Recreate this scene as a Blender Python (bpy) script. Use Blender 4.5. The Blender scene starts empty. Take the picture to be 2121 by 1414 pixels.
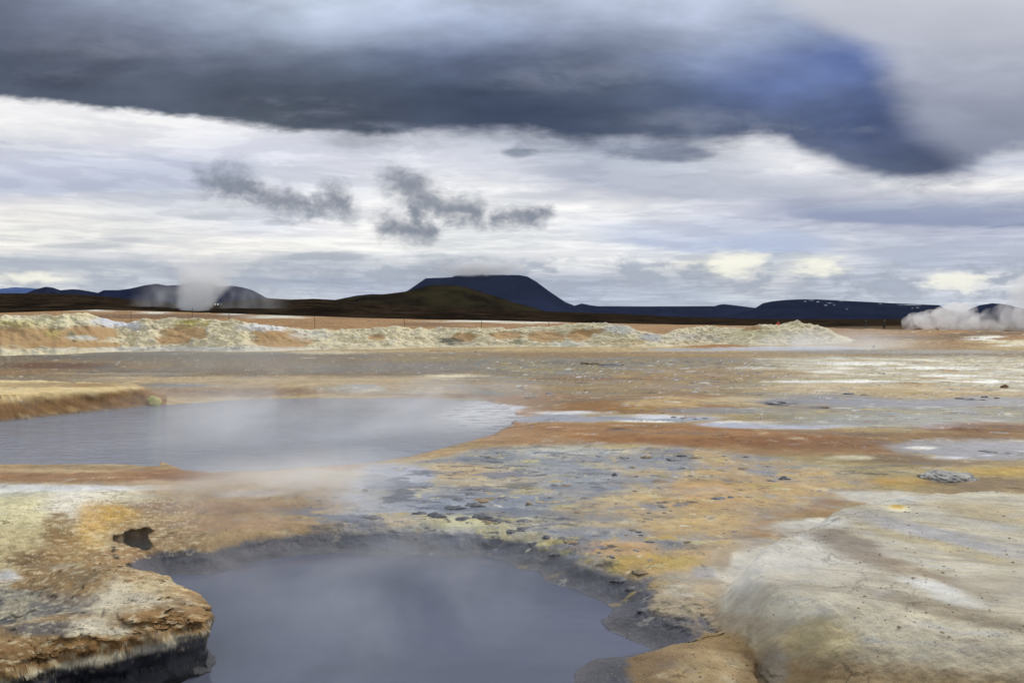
import bpy, bmesh, math, random
import numpy as np
from mathutils import Vector, Matrix, Euler

# ------------------------------------------------------------------ basics
S = bpy.context.scene
COL = S.collection
F, CX, HZ, H = 1700.0, 1060.5, 662.0, 1.75      # focal length in photo pixels, centre column, horizon row, eye height
STEAM, HAZE = True, 4e-6
rng = np.random.default_rng(7)
random.seed(7)

def lin(c):
    c = np.asarray(c, float) / 255.0
    return np.where(c <= 0.04045, c / 12.92, ((c + 0.055) / 1.055) ** 2.4)

def tag(o, label=None, cat=None, group=None, kind=None):
    if label: o['label'] = label
    if cat: o['category'] = cat
    if group: o['group'] = group
    if kind: o['kind'] = kind
    return o

def px_of(x, y, z):
    return CX + F * x / y, HZ - (z - H) * F / y

def at(px, py, z=0.0):
    """point of the plane at height z that the ray of photo pixel (px, py) meets"""
    y = (H - z) * F / (py - HZ)
    return np.array([(px - CX) / F * y, y, z])

# ------------------------------------------------------------------ numpy noise
_P = rng.permutation(512).astype(np.int64)
_G = rng.uniform(0, 2 * math.pi, 512)
_GX, _GY = np.cos(_G), np.sin(_G)
_V3 = rng.uniform(-1, 1, 512)

def perlin(x, y, seed=0):
    xi = np.floor(x).astype(np.int64); yi = np.floor(y).astype(np.int64)
    xf = x - xi; yf = y - yi
    u = xf * xf * xf * (xf * (xf * 6 - 15) + 10); v = yf * yf * yf * (yf * (yf * 6 - 15) + 10)
    def g(ix, iy, fx, fy):
        h = _P[(_P[(ix + seed * 17) & 511] + iy + seed * 31) & 511]
        return _GX[h] * fx + _GY[h] * fy
    a = g(xi, yi, xf, yf); b = g(xi + 1, yi, xf - 1, yf)
    c = g(xi, yi + 1, xf, yf - 1); d = g(xi + 1, yi + 1, xf - 1, yf - 1)
    return (a + u * (b - a)) * (1 - v) + (c + u * (d - c)) * v

def fbm(x, y, scale=1.0, octv=4, seed=0, gain=0.5, ridged=False):
    out = np.zeros(np.broadcast(x, y).shape); amp = 1.0; tot = 0
    for o in range(octv):
        f = scale * 2.03 ** o
        n = perlin(x * f + o * 13.7, y * f - o * 7.3, seed + o)
        if ridged: n = 0.7 - 1.9 * np.abs(n)
        out += amp * n; tot += amp; amp *= gain
    return out / tot * 1.6

def sstep(a, b, x):
    t = np.clip((x - a) / (b - a), 0, 1)
    return t * t * (3 - 2 * t)

def sdf(poly, x, y):
    """signed distance to a closed polygon, negative inside"""
    p = np.asarray(poly, float); n = len(p)
    d = np.full(x.shape, 1e18); ins = np.zeros(x.shape, bool)
    for i in range(n):
        ax, ay = p[i]; bx, by = p[(i + 1) % n]
        ex, ey = bx - ax, by - ay
        t = np.clip(((x - ax) * ex + (y - ay) * ey) / (ex * ex + ey * ey + 1e-12), 0, 1)
        d = np.minimum(d, (x - ax - ex * t) ** 2 + (y - ay - ey * t) ** 2)
        c = ((ay > y) != (by > y))
        with np.errstate(divide='ignore', invalid='ignore'):
            xs = ax + (y - ay) * ex / (ey if abs(ey) > 1e-12 else 1e-12)
        ins ^= c & (x < xs)
    d = np.sqrt(d)
    return np.where(ins, -d, d)

def smooth_poly(pts, n=3):
    p = np.asarray(pts, float)
    for _ in range(n):
        q = np.roll(p, -1, 0)
        p = np.stack([0.75 * p + 0.25 * q, 0.25 * p + 0.75 * q], 1).reshape(-1, 2)
    return p

def ground_poly(pts, z):
    return [at(a, b, z)[:2] for a, b in pts]

def mesh_obj(name, verts, faces, mat, parent=None, smooth=True, cols=None, wet=None):
    me = bpy.data.meshes.new(name)
    verts = np.asarray(verts, np.float32); faces = np.asarray(faces, np.int32)
    me.vertices.add(len(verts)); me.vertices.foreach_set('co', verts.ravel())
    k = faces.shape[1]
    me.loops.add(faces.size); me.loops.foreach_set('vertex_index', faces.ravel())
    me.polygons.add(len(faces)); me.polygons.foreach_set('loop_start', np.arange(0, faces.size, k, dtype=np.int32))
    me.polygons.foreach_set('loop_total', np.full(len(faces), k, np.int32))
    if smooth: me.polygons.foreach_set('use_smooth', np.ones(len(faces), bool))
    me.update(calc_edges=True)
    if cols is not None:
        a = me.attributes.new('mineral', 'FLOAT_COLOR', 'POINT')
        a.data.foreach_set('color', np.concatenate([cols, np.ones((len(cols), 1))], 1).astype(np.float32).ravel())
    if wet is not None:
        a = me.attributes.new('wet', 'FLOAT', 'POINT'); a.data.foreach_set('value', wet.astype(np.float32))
    if mat: me.materials.append(mat)
    o = bpy.data.objects.new(name, me); COL.objects.link(o)
    if parent: o.parent = parent
    return o

def grid_faces(nr, nc):
    i = np.arange(nr * nc).reshape(nr, nc)
    return np.stack([i[:-1, :-1], i[:-1, 1:], i[1:, 1:], i[1:, :-1]], -1).reshape(-1, 4)

def sub_mesh(name, V, Fc, sel, mat, cols, wet):
    f = Fc[sel]; used, inv = np.unique(f, return_inverse=True)
    return mesh_obj(name, V[used], inv.reshape(f.shape), mat, cols=cols[used], wet=wet[used])

# ------------------------------------------------------------------ node helper
class NT:
    def __init__(s, tree): s.t = tree; s.t.nodes.clear()
    def new(s, typ, **kw):
        n = s.t.nodes.new(typ)
        for k, v in kw.items(): setattr(n, k, v)
        return n
    def put(s, sock, v):
        if v is None: return
        if isinstance(v, bpy.types.NodeSocket): s.t.links.new(v, sock)
        else:
            try: sock.default_value = v
            except Exception:
                sock.default_value = (v, v, v) if not hasattr(v, '__len__') else tuple(v) + (1.0,)
    def m(s, op, a, b=None, c=None, clamp=False):
        n = s.new('ShaderNodeMath', operation=op, use_clamp=clamp)
        s.put(n.inputs[0], a); s.put(n.inputs[1], b); s.put(n.inputs[2], c)
        return n.outputs[0]
    def add(s, a, b): return s.m('ADD', a, b)
    def sub(s, a, b): return s.m('SUBTRACT', a, b)
    def mul(s, a, b): return s.m('MULTIPLY', a, b)
    def div(s, a, b): return s.m('DIVIDE', a, b)
    def vec(s, x, y, z=0.0):
        n = s.new('ShaderNodeCombineXYZ')
        for i, v in enumerate((x, y, z)): s.put(n.inputs[i], v)
        return n.outputs[0]
    def sep(s, v):
        n = s.new('ShaderNodeSeparateXYZ'); s.put(n.inputs[0], v); return n.outputs
    def vm(s, op, a, b):
        n = s.new('ShaderNodeVectorMath', operation=op); s.put(n.inputs[0], a); s.put(n.inputs[1], b); return n.outputs[0]
    def noise(s, v, scale, det=4, rough=0.55, dist=0.0, typ=None):
        n = s.new('ShaderNodeTexNoise')
        if typ: n.noise_type = typ
        if v is not None: s.put(n.inputs['Vector'], v)
        s.put(n.inputs['Scale'], scale); n.inputs['Detail'].default_value = det
        n.inputs['Roughness'].default_value = rough; n.inputs['Distortion'].default_value = dist
        return n.outputs['Fac']
    def step(s, a, b, x, smooth=True):
        n = s.new('ShaderNodeMapRange', interpolation_type='SMOOTHSTEP' if smooth else 'LINEAR')
        s.put(n.inputs['Value'], x); s.put(n.inputs['From Min'], a); s.put(n.inputs['From Max'], b)
        return n.outputs['Result']
    def mix(s, f, a, b, blend='MIX'):
        n = s.new('ShaderNodeMix', data_type='RGBA', blend_type=blend, clamp_factor=True)
        s.put(n.inputs[0], f); s.put(n.inputs[6], a); s.put(n.inputs[7], b)
        return n.outputs[2]
    def ramp(s, x, stops, interp='LINEAR'):
        n = s.new('ShaderNodeValToRGB'); r = n.color_ramp; r.interpolation = interp
        while len(r.elements) > 1: r.elements.remove(r.elements[-1])
        for i, (p, c) in enumerate(stops):
            e = r.elements[0] if i == 0 else r.elements.new(p)
            e.position = p; e.color = tuple(c) + (1.0,)
        s.put(n.inputs[0], x); return n.outputs[0]
    def curve(s, x, pts):
        n = s.new('ShaderNodeFloatCurve'); c = n.mapping.curves[0]
        n.mapping.use_clip = False
        while len(c.points) > 2: c.points.remove(c.points[1])
        c.points[0].location = pts[0]; c.points[-1].location = pts[-1]
        for p in pts[1:-1]: c.points.new(*p)
        for p in c.points: p.handle_type = 'AUTO'
        n.mapping.update(); s.put(n.inputs['Value'], x); return n.outputs[0]

def material(name):
    m = bpy.data.materials.new(name); m.use_nodes = True
    return m, NT(m.node_tree)

def finish(n, bsdf, disp=None):
    o = n.new('ShaderNodeOutputMaterial'); n.t.links.new(bsdf.outputs[0], o.inputs['Surface'])

def simple_mat(name, rgb, rough=0.7, var=0.15, scale=30.0, bump=0.0, emit=None, metal=0.0):
    m, n = material(name)
    b = n.new('ShaderNodeBsdfPrincipled')
    pos = n.new('ShaderNodeTexCoord').outputs['Object']
    nz = n.noise(pos, scale, 4)
    k = n.add(1 - var, n.mul(nz, 2 * var))
    c = n.mix(1.0, tuple(rgb) + (1,), n.vec(k, k, k), 'MULTIPLY')
    n.put(b.inputs['Base Color'], c); b.inputs['Roughness'].default_value = rough
    b.inputs['Metallic'].default_value = metal
    if emit: b.inputs['Emission Color'].default_value = tuple(emit[:3]) + (1,); b.inputs['Emission Strength'].default_value = emit[3]
    if bump:
        bp = n.new('ShaderNodeBump'); bp.inputs['Strength'].default_value = 0.6; bp.inputs['Distance'].default_value = bump
        n.put(bp.inputs['Height'], nz); n.put(b.inputs['Normal'], bp.outputs[0])
    finish(n, b); return m

# ------------------------------------------------------------------ world: overcast sky with a dark cloud shelf
def build_world():
    w = bpy.data.worlds.new('World'); S.world = w; w.use_nodes = True
    n = NT(w.node_tree)
    d = n.new('ShaderNodeTexCoord').outputs['Generated']
    x, y, z = n.sep(d)
    yy = n.m('MAXIMUM', n.m('ABSOLUTE', y), 0.25)
    px = n.add(n.mul(n.div(x, yy), F), CX)
    py = n.sub(HZ, n.mul(n.div(z, yy), F))
    px = n.div(px, 1000.0); py = n.div(py, 1000.0)
    P = n.vec(px, py)
    # slow warps so that nothing follows a ruled line
    w1 = n.sub(n.noise(n.vm('MULTIPLY', P, (2.2, 7.0, 1)), 1.0, 5, 0.6), 0.5)
    w2 = n.sub(n.noise(n.vm('MULTIPLY', n.vm('ADD', P, (5.3, 2.1, 0)), (3.0, 9.0, 1)), 1.0, 5, 0.6), 0.5)
    w3 = n.sub(n.noise(n.vm('MULTIPLY', n.vm('ADD', P, (1.3, 8.1, 0)), (9.0, 30.0, 1)), 1.0, 6, 0.62), 0.5)
    pxw = n.add(px, n.mul(w1, 0.20)); pyw = n.add(py, n.mul(w2, 0.065))
    pyl = n.add(pyw, n.mul(w3, 0.020))
    X0, X1 = -0.25, 2.35
    def rowgrid(rows, pxs, pys):
        t = n.div(n.sub(pxs, X0), X1 - X0); out = None; last = None
        for pyr, cells in rows:
            stops = [((a / 1000 - X0) / (X1 - X0), lin(c)) for a, c in cells]
            c = n.ramp(t, stops, 'B_SPLINE' if len(stops) > 5 else 'LINEAR')
            out = c if out is None else n.mix(n.step(last / 1000, pyr / 1000, pys, False), out, c)
            last = pyr
        return out
    def row(py_, s):
        cells = []
        for it in s.split(';'):
            a, c = it.split(':'); c = [float(q) for q in c.split(',')]
            cells.append((float(a), c if len(c) == 3 else [c[0], c[0], c[0]]))
        return (py_, cells)
    low = [
        row(225, '0:248,248,248;600:244,244,247;1200:238,240,246;2121:244,244,246'),
        row(262, '0:247,247,247;150:245,245,245;300:243,243,244;450:240,240,244;600:236,237,242;900:230,232,240;1200:215,219,230;1500:225,228,236;2121:240,240,244'),
        row(300, '0:222,224,232;150:226,228,234;300:232,233,238;450:226,228,238;600:224,227,238;750:226,229,238;900:224,227,236;1050:214,219,230;1200:186,194,210;1340:158,167,186;1430:168,176,194;1490:250,250,252;1600:252,252,253;1680:235,237,242;1760:205,209,222;2121:236,237,242'),
        row(340, '0:206,211,227;150:212,218,232;300:206,212,230;450:214,219,232;600:222,226,236;750:228,230,238;900:226,229,237;1050:222,226,235;1200:202,207,220;1350:196,202,216;1480:222,226,234;1600:248,248,250;1700:247,247,249;1800:222,225,232;1950:205,210,224;2121:205,210,224'),
        row(390, '0:196,202,220;150:212,216,228;300:212,217,230;450:225,228,235;600:230,232,240;750:236,238,243;900:236,237,240;1050:248,248,248;1190:200,204,216;1350:190,195,209;1500:197,202,215;1650:215,217,226;1800:240,240,242;1950:246,246,245;2121:247,246,244'),
        row(430, '0:242,240,237;150:247,245,241;300:225,228,234;450:232,234,238;600:236,238,242;750:242,243,244;900:245,245,245;1050:250,250,248;1200:249,249,248;1350:245,245,246;1500:206,210,223;1650:182,188,208;1800:172,179,201;1950:162,170,196;2121:150,160,188'),
        row(470, '0:252,250,243;150:250,248,242;300:245,244,240;450:236,237,240;600:230,233,243;750:250,249,246;900:250,250,248;1050:248,248,247;1200:236,238,243;1350:220,225,237;1500:210,216,232;1650:204,208,222;1800:195,199,214;1950:190,195,212;2121:196,201,217'),
        row(510, '0:248,246,238;150:234,234,232;300:236,236,235;450:250,248,240;600:250,249,243;750:250,250,246;900:250,250,248;1050:252,252,250;1200:248,249,248;1350:230,234,241;1500:203,211,229;1600:193,203,225;1700:220,224,233;1800:210,214,225;1950:197,203,218;2121:190,197,213'),
        row(545, '0:193,199,209;150:210,213,219;300:222,224,226;450:246,244,238;600:223,225,229;750:222,225,229;850:215,219,224;920:188,195,205;1000:195,201,210;1080:232,234,235;1200:240,241,240;1350:234,236,239;1460:248,246,228;1530:255,252,230;1605:192,203,224;1665:255,252,235;1740:222,225,230;1850:193,201,217;1950:189,198,214;2121:213,218,227'),
        row(580, '0:242,240,228;90:238,237,230;190:214,217,221;300:204,209,217;450:188,195,207;600:176,185,200;750:176,185,201;900:176,183,195;1050:184,191,204;1200:192,198,209;1350:184,191,204;1500:188,195,207;1600:216,216,216;1700:194,199,212;1850:193,200,215;1950:242,243,240;2121:225,227,230'),
        row(615, '0:208,218,231;150:226,231,236;300:222,228,232;500:212,220,229;600:226,231,236;700:203,210,221;1200:172,183,203;1300:205,213,222;1450:188,198,212;1560:216,221,227;1700:188,196,209;1950:214,220,229;2121:214,217,225'),
        row(660, '0:205,213,224;700:200,208,220;1500:195,204,218;2121:205,211,222'),
    ]
    up = [
        row(-1500, '0:235,238,245;1000:245,246,250;2121:245,246,250'),
        row(-420, '0:215,220,232;1000:225,229,240;2121:225,229,238'),
        row(-120, '0:165,171,187;450:190,197,213;1000:198,204,221;1500:200,205,220;2121:206,209,217'),
        row(0, '0:112,119,137;150:133,139,157;300:163,170,189;450:180,187,205;600:190,198,212;750:190,198,214;900:188,196,215;1050:190,197,217;1200:190,197,217;1350:192,198,217;1500:190,196,215;1650:187,193,210;1800:196,200,213;1950:200,203,213;2121:198,202,212'),
        row(60, '0:93,99,115;150:106,111,128;300:128,134,152;450:153,160,179;600:168,176,194;750:170,179,198;900:164,173,196;1050:164,173,198;1200:171,180,203;1350:179,186,207;1500:182,189,209;1650:164,174,200;1720:150,161,194;1800:170,178,202;1950:196,199,210;2121:194,198,208'),
        row(120, '0:87,94,110;150:91,97,112;300:95,101,116;450:102,109,125;600:113,121,139;750:117,127,147;900:108,117,142;1050:106,116,140;1200:119,128,150;1350:140,150,175;1500:139,150,182;1620:118,132,172;1710:88,110,168;1790:84,106,166;1850:110,125,170;1930:178,183,199;2121:186,190,203'),
        row(180, '0:87,94,110;150:85,92,108;300:85,92,106;450:85,92,106;600:85,93,107;750:87,96,112;900:81,91,112;1050:75,85,107;1200:84,94,114;1350:97,107,128;1500:104,117,152;1650:94,111,160;1740:78,97,148;1800:78,97,148;1870:90,106,148;1950:158,164,183;2121:176,181,195'),
        row(235, '0:98,104,120;150:87,94,109;300:84,91,106;450:88,95,108;600:92,99,112;750:85,93,107;900:77,86,106;1050:67,77,101;1200:71,80,102;1350:79,88,108;1500:85,96,125;1650:92,105,140;1750:92,107,148;1810:84,98,138;1870:98,110,146;1950:138,144,165;2121:160,165,182'),
        row(285, '0:110,116,130;450:108,115,129;600:98,106,120;750:85,93,108;900:76,85,104;1050:71,80,102;1200:71,80,100;1350:85,93,112;1500:100,108,126;1650:98,108,136;1750:86,96,128;1850:78,88,118;1950:106,114,140;2121:145,151,170'),
        row(325, '0:120,126,140;900:90,98,116;1200:85,93,112;1500:105,113,131;1700:106,114,137;1800:83,93,120;1900:76,85,112;1960:86,94,120;2050:118,124,145;2121:138,145,164'),
        row(375, '0:130,136,150;1200:120,127,145;1750:112,120,140;1900:92,100,122;2000:108,115,137;2121:150,156,172'),
    ]
    L = rowgrid(low, n.add(px, n.mul(w1, .10)), n.add(n.add(py, n.mul(w2, .035)), n.mul(w3, .022)))
    # long thin streaks in the pale lower sky
    # cloud-deck coordinates: cells shrink towards the horizon as a real deck does
    vv = n.add(n.m('MAXIMUM', n.sub(HZ / 1000, py), 0.0), 0.07)
    deck = n.vec(n.div(n.sub(px, CX / 1000), vv), n.div(0.55, vv))
    st = n.noise(n.vm('MULTIPLY', deck, (.55, 2.4, 1)), 1.0, 8, 0.62, 0.5)
    st2 = n.noise(n.vm('MULTIPLY', deck, (2.2, 6.5, 1)), 1.0, 7, 0.66, 0.5)
    st3 = n.noise(n.vm('MULTIPLY', P, (3.2, 34.0, 1)), 1.0, 7, 0.64, 0.5)
    cu = n.noise(n.vm('MULTIPLY', P, (11.0, 24.0, 1)), 1.0, 8, 0.64, 0.3)
    k = n.add(0.86, n.mul(n.step(.32, .62, st), 0.22)); k = n.mul(k, n.add(0.82, n.mul(st2, 0.33))); k = n.mul(k, n.add(0.86, n.mul(st3, 0.26)))
    L = n.mix(1.0, L, n.vec(n.m('POWER', k, 1.12), n.m('POWER', k, .98), n.m('POWER', k, 0.82)), 'MULTIPLY')
    # thin grey sheets with a crisp lower edge and a fading top
    def sheet(base, pts, thick, col, op, soft=.006):
        e = n.curve(n.div(n.sub(px, X0), X1 - X0), [((a_ / 1000 - X0) / (X1 - X0), b_ / 1000) for a_, b_ in pts])
        q_ = n.sub(n.add(n.add(py, n.mul(w3, 0.030)), n.mul(w1, .012)), e)
        m_ = n.mul(n.step(soft, -soft * 1.5, q_), n.step(-thick, -.1 * thick, q_))
        xs = n.mul(n.step(pts[0][0] / 1000, pts[0][0] / 1000 + .16, px), n.step(pts[-1][0] / 1000, pts[-1][0] / 1000 - .10, px))
        m_ = n.mul(n.mul(m_, xs), n.add(.55, n.mul(st2, .8)))
        return n.mix(n.mul(m_, op), base, tuple(lin(col)) + (1,))
    L = sheet(L, [(1040, 368), (1150, 374), (1250, 386), (1350, 405), (1450, 412), (1560, 414), (1700, 436), (1850, 455), (2121, 470), (2400, 480)], .075, (182, 188, 203), .95)
    L = sheet(L, [(1560, 440), (1700, 455), (1850, 466), (2121, 476), (2400, 482)], .050, (146, 156, 184), .85)
    L = sheet(L, [(1180, 500), (1350, 515), (1500, 528), (1640, 525), (1760, 535)], .06, (184, 196, 220), .85)
    L = sheet(L, [(-250, 408), (0, 404), (200, 400), (420, 392), (560, 380)], .09, (190, 197, 216), .8)
    L = sheet(L, [(-250, 568), (0, 566), (200, 560), (420, 570), (600, 566), (760, 560)], .045, (182, 189, 199), .8)
    L = sheet(L, [(1750, 545), (1850, 552), (1980, 566), (2121, 560), (2400, 560)], .07, (184, 192, 209), .8)
    cl = n.noise(n.vm('MULTIPLY', n.vm('ADD', deck, (4.4, 1.7, 0)), (1.5, 5.5, 1)), 1.0, 9, 0.62, 0.3); clm = n.add(.90, n.mul(n.step(.47, .56, cl), .12))
    L = n.mix(1.0, L, n.vec(clm, clm, n.m('POWER', clm, .8)), 'MULTIPLY')
    # low lumpy bank just above the hills
    bank = n.mul(n.step(0.525, 0.575, n.add(py, n.mul(n.sub(cu, 0.5), 0.12))), n.step(0.655, 0.6, py))
    bank = n.mul(bank, n.step(0.44, 0.60, cu))
    bank = n.mul(bank, n.add(0.70, n.mul(n.step(0.5, 0.9, px), 0.28)))
    kb = n.add(0.40, n.mul(cu, 0.85))
    L = n.mix(bank, L, n.mix(1.0, tuple(lin((178, 186, 200))) + (1,), n.vec(kb, kb, kb), 'MULTIPLY'))
    # the two bright gaps in the low sky
    def blob(cx, cy, rx, ry, warp=0.0, src=None):
        ax = n.div(n.sub(px, cx), rx); ay = n.div(n.sub(py, cy), ry)
        r = n.m('SQRT', n.add(n.mul(ax, ax), n.mul(ay, ay)))
        return n.add(r, n.mul(src, warp)) if src is not None else r
    for cx, cy, rx, ry in ((1.535, 0.545, 0.07, 0.021), (1.685, 0.556, 0.055, 0.022), (1.98, 0.585, 0.06, 0.02), (0.06, 0.578, 0.09, 0.012)):
        g = n.step(1.5, 0.3, blob(cx, cy, rx, ry, 4.5, w3))
        L = n.mix(n.mul(g, 0.85), L, tuple(lin((254, 252, 236))) + (1,))
    # grey lenses in the pale part
    for cx, cy, rx, ry, c, o in ((1.375, 0.318, 0.105, 0.019, (138, 147, 165), .9), (1.075, 0.317, 0.04, 0.011, (138, 147, 163), .85),
                                 (0.665, 0.532, 0.10, 0.011, (168, 175, 186), .8), (0.18, 0.509, 0.09, 0.007, (185, 190, 197), .7), (0.26, 0.496, 0.05, 0.006, (190, 195, 202), .6),
                                 (1.60, 0.500, 0.14, 0.022, (186, 198, 222), .6), (1.55, 0.385, 0.33, 0.028, (196, 200, 213), .5), (1.95, 0.447, 0.30, 0.018, (150, 160, 187), .7),
                                 (0.42, 0.451, 0.05, 0.007, (190, 196, 204), .7), (0.57, 0.461, 0.03, 0.007, (188, 194, 203), .7), (1.43, 0.533, 0.05, 0.008, (186, 192, 204), .7),
                                 (0.96, 0.553, 0.085, 0.022, (158, 166, 177), .85), (1.88, 0.53, 0.10, 0.014, (180, 189, 206), .6), (0.12, 0.545, 0.2, 0.012, (180, 187, 197), .5)):
        g = n.step(1.25, 0.45, blob(cx, cy, rx, ry, 2.0, w3))
        L = n.mix(n.mul(g, o), L, tuple(lin(c)) + (1,))
    # ragged dark scud
    pf = n.noise(n.vm('MULTIPLY', P, (24.0, 34.0, 1)), 1.0, 9, 0.70, 0.35)
    pfw = n.sub(pf, 0.5)
    qx = n.add(px, n.mul(n.sub(n.noise(n.vm('MULTIPLY', P, (14.0, 20.0, 1)), 1.0, 6, .6), .5), .075))
    qy = n.add(py, n.mul(n.sub(n.noise(n.vm('MULTIPLY', n.vm('ADD', P, (3.1, 4.7, 0)), (14.0, 20.0, 1)), 1.0, 6, .6), .5), .060))
    fld = None
    def capsule(x0, y0, x1, y1, r):
        dx, dy = x1 - x0, y1 - y0; L2 = dx * dx + dy * dy
        t = n.m('ADD', n.mul(n.sub(qx, x0), dx / L2), n.mul(n.sub(qy, y0), dy / L2), clamp=True)
        ax = n.sub(n.sub(qx, x0), n.mul(t, dx)); ay = n.sub(n.sub(qy, y0), n.mul(t, dy))
        return n.sub(1.0, n.div(n.m('SQRT', n.add(n.mul(ax, ax), n.mul(ay, ay))), r))
    for seg in ((.445, .375, .505, .385, .036), (.505, .388, .60, .425, .030), (.60, .425, .70, .425, .026), (.695, .405, .715, .43, .030), (.82, .375, .90, .425, .036), (.90, .425, .985, .440, .030), (1.03, .452, 1.13, .446, .020), (.80, .470, .885, .482, .027), (.86, .44, .87, .47, .018)):
        b = capsule(*seg); fld = b if fld is None else n.m('MAXIMUM', fld, b)
    fld = n.add(fld, n.mul(pfw, 2.0))
    pk = n.add(0.70, n.mul(pf, 0.62))
    scud = n.mix(1.0, tuple(lin((127, 134, 147))) + (1,), n.vec(pk, pk, pk), 'MULTIPLY')
    L = n.mix(n.mul(n.step(-0.60, 1.05, fld), n.add(.66, n.mul(pf, .5))), L, scud)
    # the dark shelf and its lower edge
    D = rowgrid(up, n.add(px, n.mul(w1, 0.14)), pyw)
    d1 = n.noise(n.vm('MULTIPLY', n.vm('ADD', P, (7.7, 0, 0)), (2.2, 6.5, 1)), 1.0, 6, 0.52, 0.15); d2 = n.noise(n.vm('MULTIPLY', P, (5.0, 16.0, 1)), 1.0, 6, 0.55, 0.1)
    kd = n.mul(n.add(0.70, n.mul(n.step(.25, .75, d1), 0.55)), n.add(0.88, n.mul(d2, 0.24)))
    d3 = n.noise(n.vm('MULTIPLY', n.vm('ADD', P, (0, 3.7, 0)), (8.0, 19.0, 1)), 1.0, 9, 0.64, 0.2); kd = n.mul(kd, n.add(.80, n.mul(d3, .40)))
    D = n.mix(1.0, D, n.vec(n.mul(kd, .955), kd, n.mul(kd, 1.03)), 'MULTIPLY')
    # a thin place in the shelf where clear blue sky tints through, and the paler cloud standing right of it
    skyt = n.new('ShaderNodeTexSky', sky_type='NISHITA', sun_disc=False, sun_elevation=math.radians(SUN_EL), sun_rotation=math.radians(SUN_ROT))
    clear = n.mix(1.0, skyt.outputs[0], (0.05, 0.05, 0.05, 1), 'MULTIPLY')
    g = n.mul(n.step(1.3, 0.2, blob(1.735, 0.145, 0.11, 0.075, 1.6, w1)), n.add(.4, n.mul(d1, .6)))
    D = n.mix(n.mul(g, 0.02), D, clear); gm = n.step(1.3, .2, blob(1.72, .15, .20, .11, 1.0, w1)); D = n.mix(n.mul(gm, .40), D, n.mix(1.0, tuple(lin((112, 126, 158))) + (1,), n.vec(kd, kd, kd), 'MULTIPLY'))
    rp = [(-250, 1500), (0, 1610), (60, 1690), (95, 1790), (130, 1815), (180, 1828), (230, 1862), (290, 1905), (325, 1950), (420, 2050)]
    re_ = n.curve(n.m('DIVIDE', n.add(py, .25), .67), [((a_ / 1000 + .25) / .67, b_ / 1000) for a_, b_ in rp])
    qr = n.sub(n.add(n.add(px, n.mul(w3, 0.075)), n.mul(w1, .06)), re_)
    rc = n.ramp(n.m('DIVIDE', n.add(py, .1), .5), [(0, lin((204, 208, 217))), (.2, lin((198, 201, 212))), (.45, lin((182, 186, 201))), (.66, lin((160, 166, 184))), (.84, lin((138, 145, 165))), (1, lin((150, 156, 174)))])
    rk = n.add(.80, n.mul(d1, .42)); rc = n.mix(1.0, rc, n.vec(rk, rk, rk), 'MULTIPLY')
    D = n.mix(n.mul(n.step(-.045, .085, qr), .92), D, rc)
    edge_pts = [(-250, 192), (0, 206), (100, 213), (230, 228), (350, 240), (450, 247), (490, 252), (520, 262), (560, 270), (650, 278), (750, 285), (850, 287), (950, 284), (1060, 285), (1130, 292),
                (1180, 303), (1230, 301), (1300, 297), (1400, 301), (1490, 300), (1540, 292), (1580, 284), (1625, 288), (1660, 312), (1720, 332), (1750, 352), (1800, 368), (1880, 377), (1950, 370), (2000, 356), (2040, 336), (2121, 318), (2350, 292)]
    ex = n.div(n.sub(n.add(px, n.mul(w3, 0.05)), X0), X1 - X0)
    edge = n.curve(ex, [((a / 1000 - X0) / (X1 - X0), b / 1000) for a, b in edge_pts])
    q = n.sub(n.add(n.add(py, n.add(n.mul(w3, 0.034), n.mul(n.sub(d3, .5), .046))), n.mul(w1, 0.016)), edge)
    soft = n.add(0.008, n.mul(n.step(0.40, 1.1, px), 0.013)); soft = n.mul(soft, n.add(.5, n.mul(st, 1.1)))
    # paler wisps layered through the lower shelf, and torn fringes hanging under it
    lz = n.noise(n.vm('MULTIPLY', n.vm('ADD', P, (2.2, 9.1, 0)), (4.5, 13.0, 1)), 1.0, 8, .62, .25)
    for cx, cy, rx, ry, o_ in ((.60, .225, .16, .030, .55), (.30, .10, .30, .05, .35), (1.25, .16, .25, .04, .35), (.78, .262, .12, .014, .5), (1.45, .25, .2, .03, .35), (.95, .08, .4, .05, .3), (1.70, .265, .14, .018, .5), (.08, .16, .2, .03, .25)):
        g = n.mul(n.step(1.25, .2, blob(cx, cy, rx, ry, 1.6, w2)), n.step(.42, .66, lz))
        D = n.mix(n.mul(g, o_), D, tuple(lin((150, 157, 174))) + (1,))
    dk = n.mul(n.step(.42, .64, n.noise(n.vm('MULTIPLY', n.vm('ADD', P, (6.2, 1.1, 0)), (3.6, 11.0, 1)), 1.0, 7, .58, .2)), n.step(.03, .14, py))
    D = n.mix(n.mul(dk, .35), D, n.mix(1.0, D, (.62, .64, .68, 1), 'MULTIPLY'))
    fringe = n.mul(n.mul(n.step(.052, .0, n.add(q, n.mul(n.sub(lz, .5), .13))), n.step(.36, .64, st2)), n.step(.45, .8, px))
    M = n.m('MAXIMUM', n.step(soft, n.mul(soft, -1.3), q), n.mul(fringe, .5))
    C = n.mix(M, L, D)
    # a lumpy pale cloud hanging over the right end
    # below the horizon the world is only dim ground light
    C = n.mix(n.step(0.70, 0.67, py), (0.10, 0.085, 0.07, 1), C)
    bg = n.new('ShaderNodeBackground'); n.put(bg.inputs[0], C); bg.inputs[1].default_value = 1.0
    o = n.new('ShaderNodeOutputWorld'); n.t.links.new(bg.outputs[0], o.inputs[0])
    w.cycles.sampling_method = 'MANUAL'; w.cycles.sample_map_resolution = 1024

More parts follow.
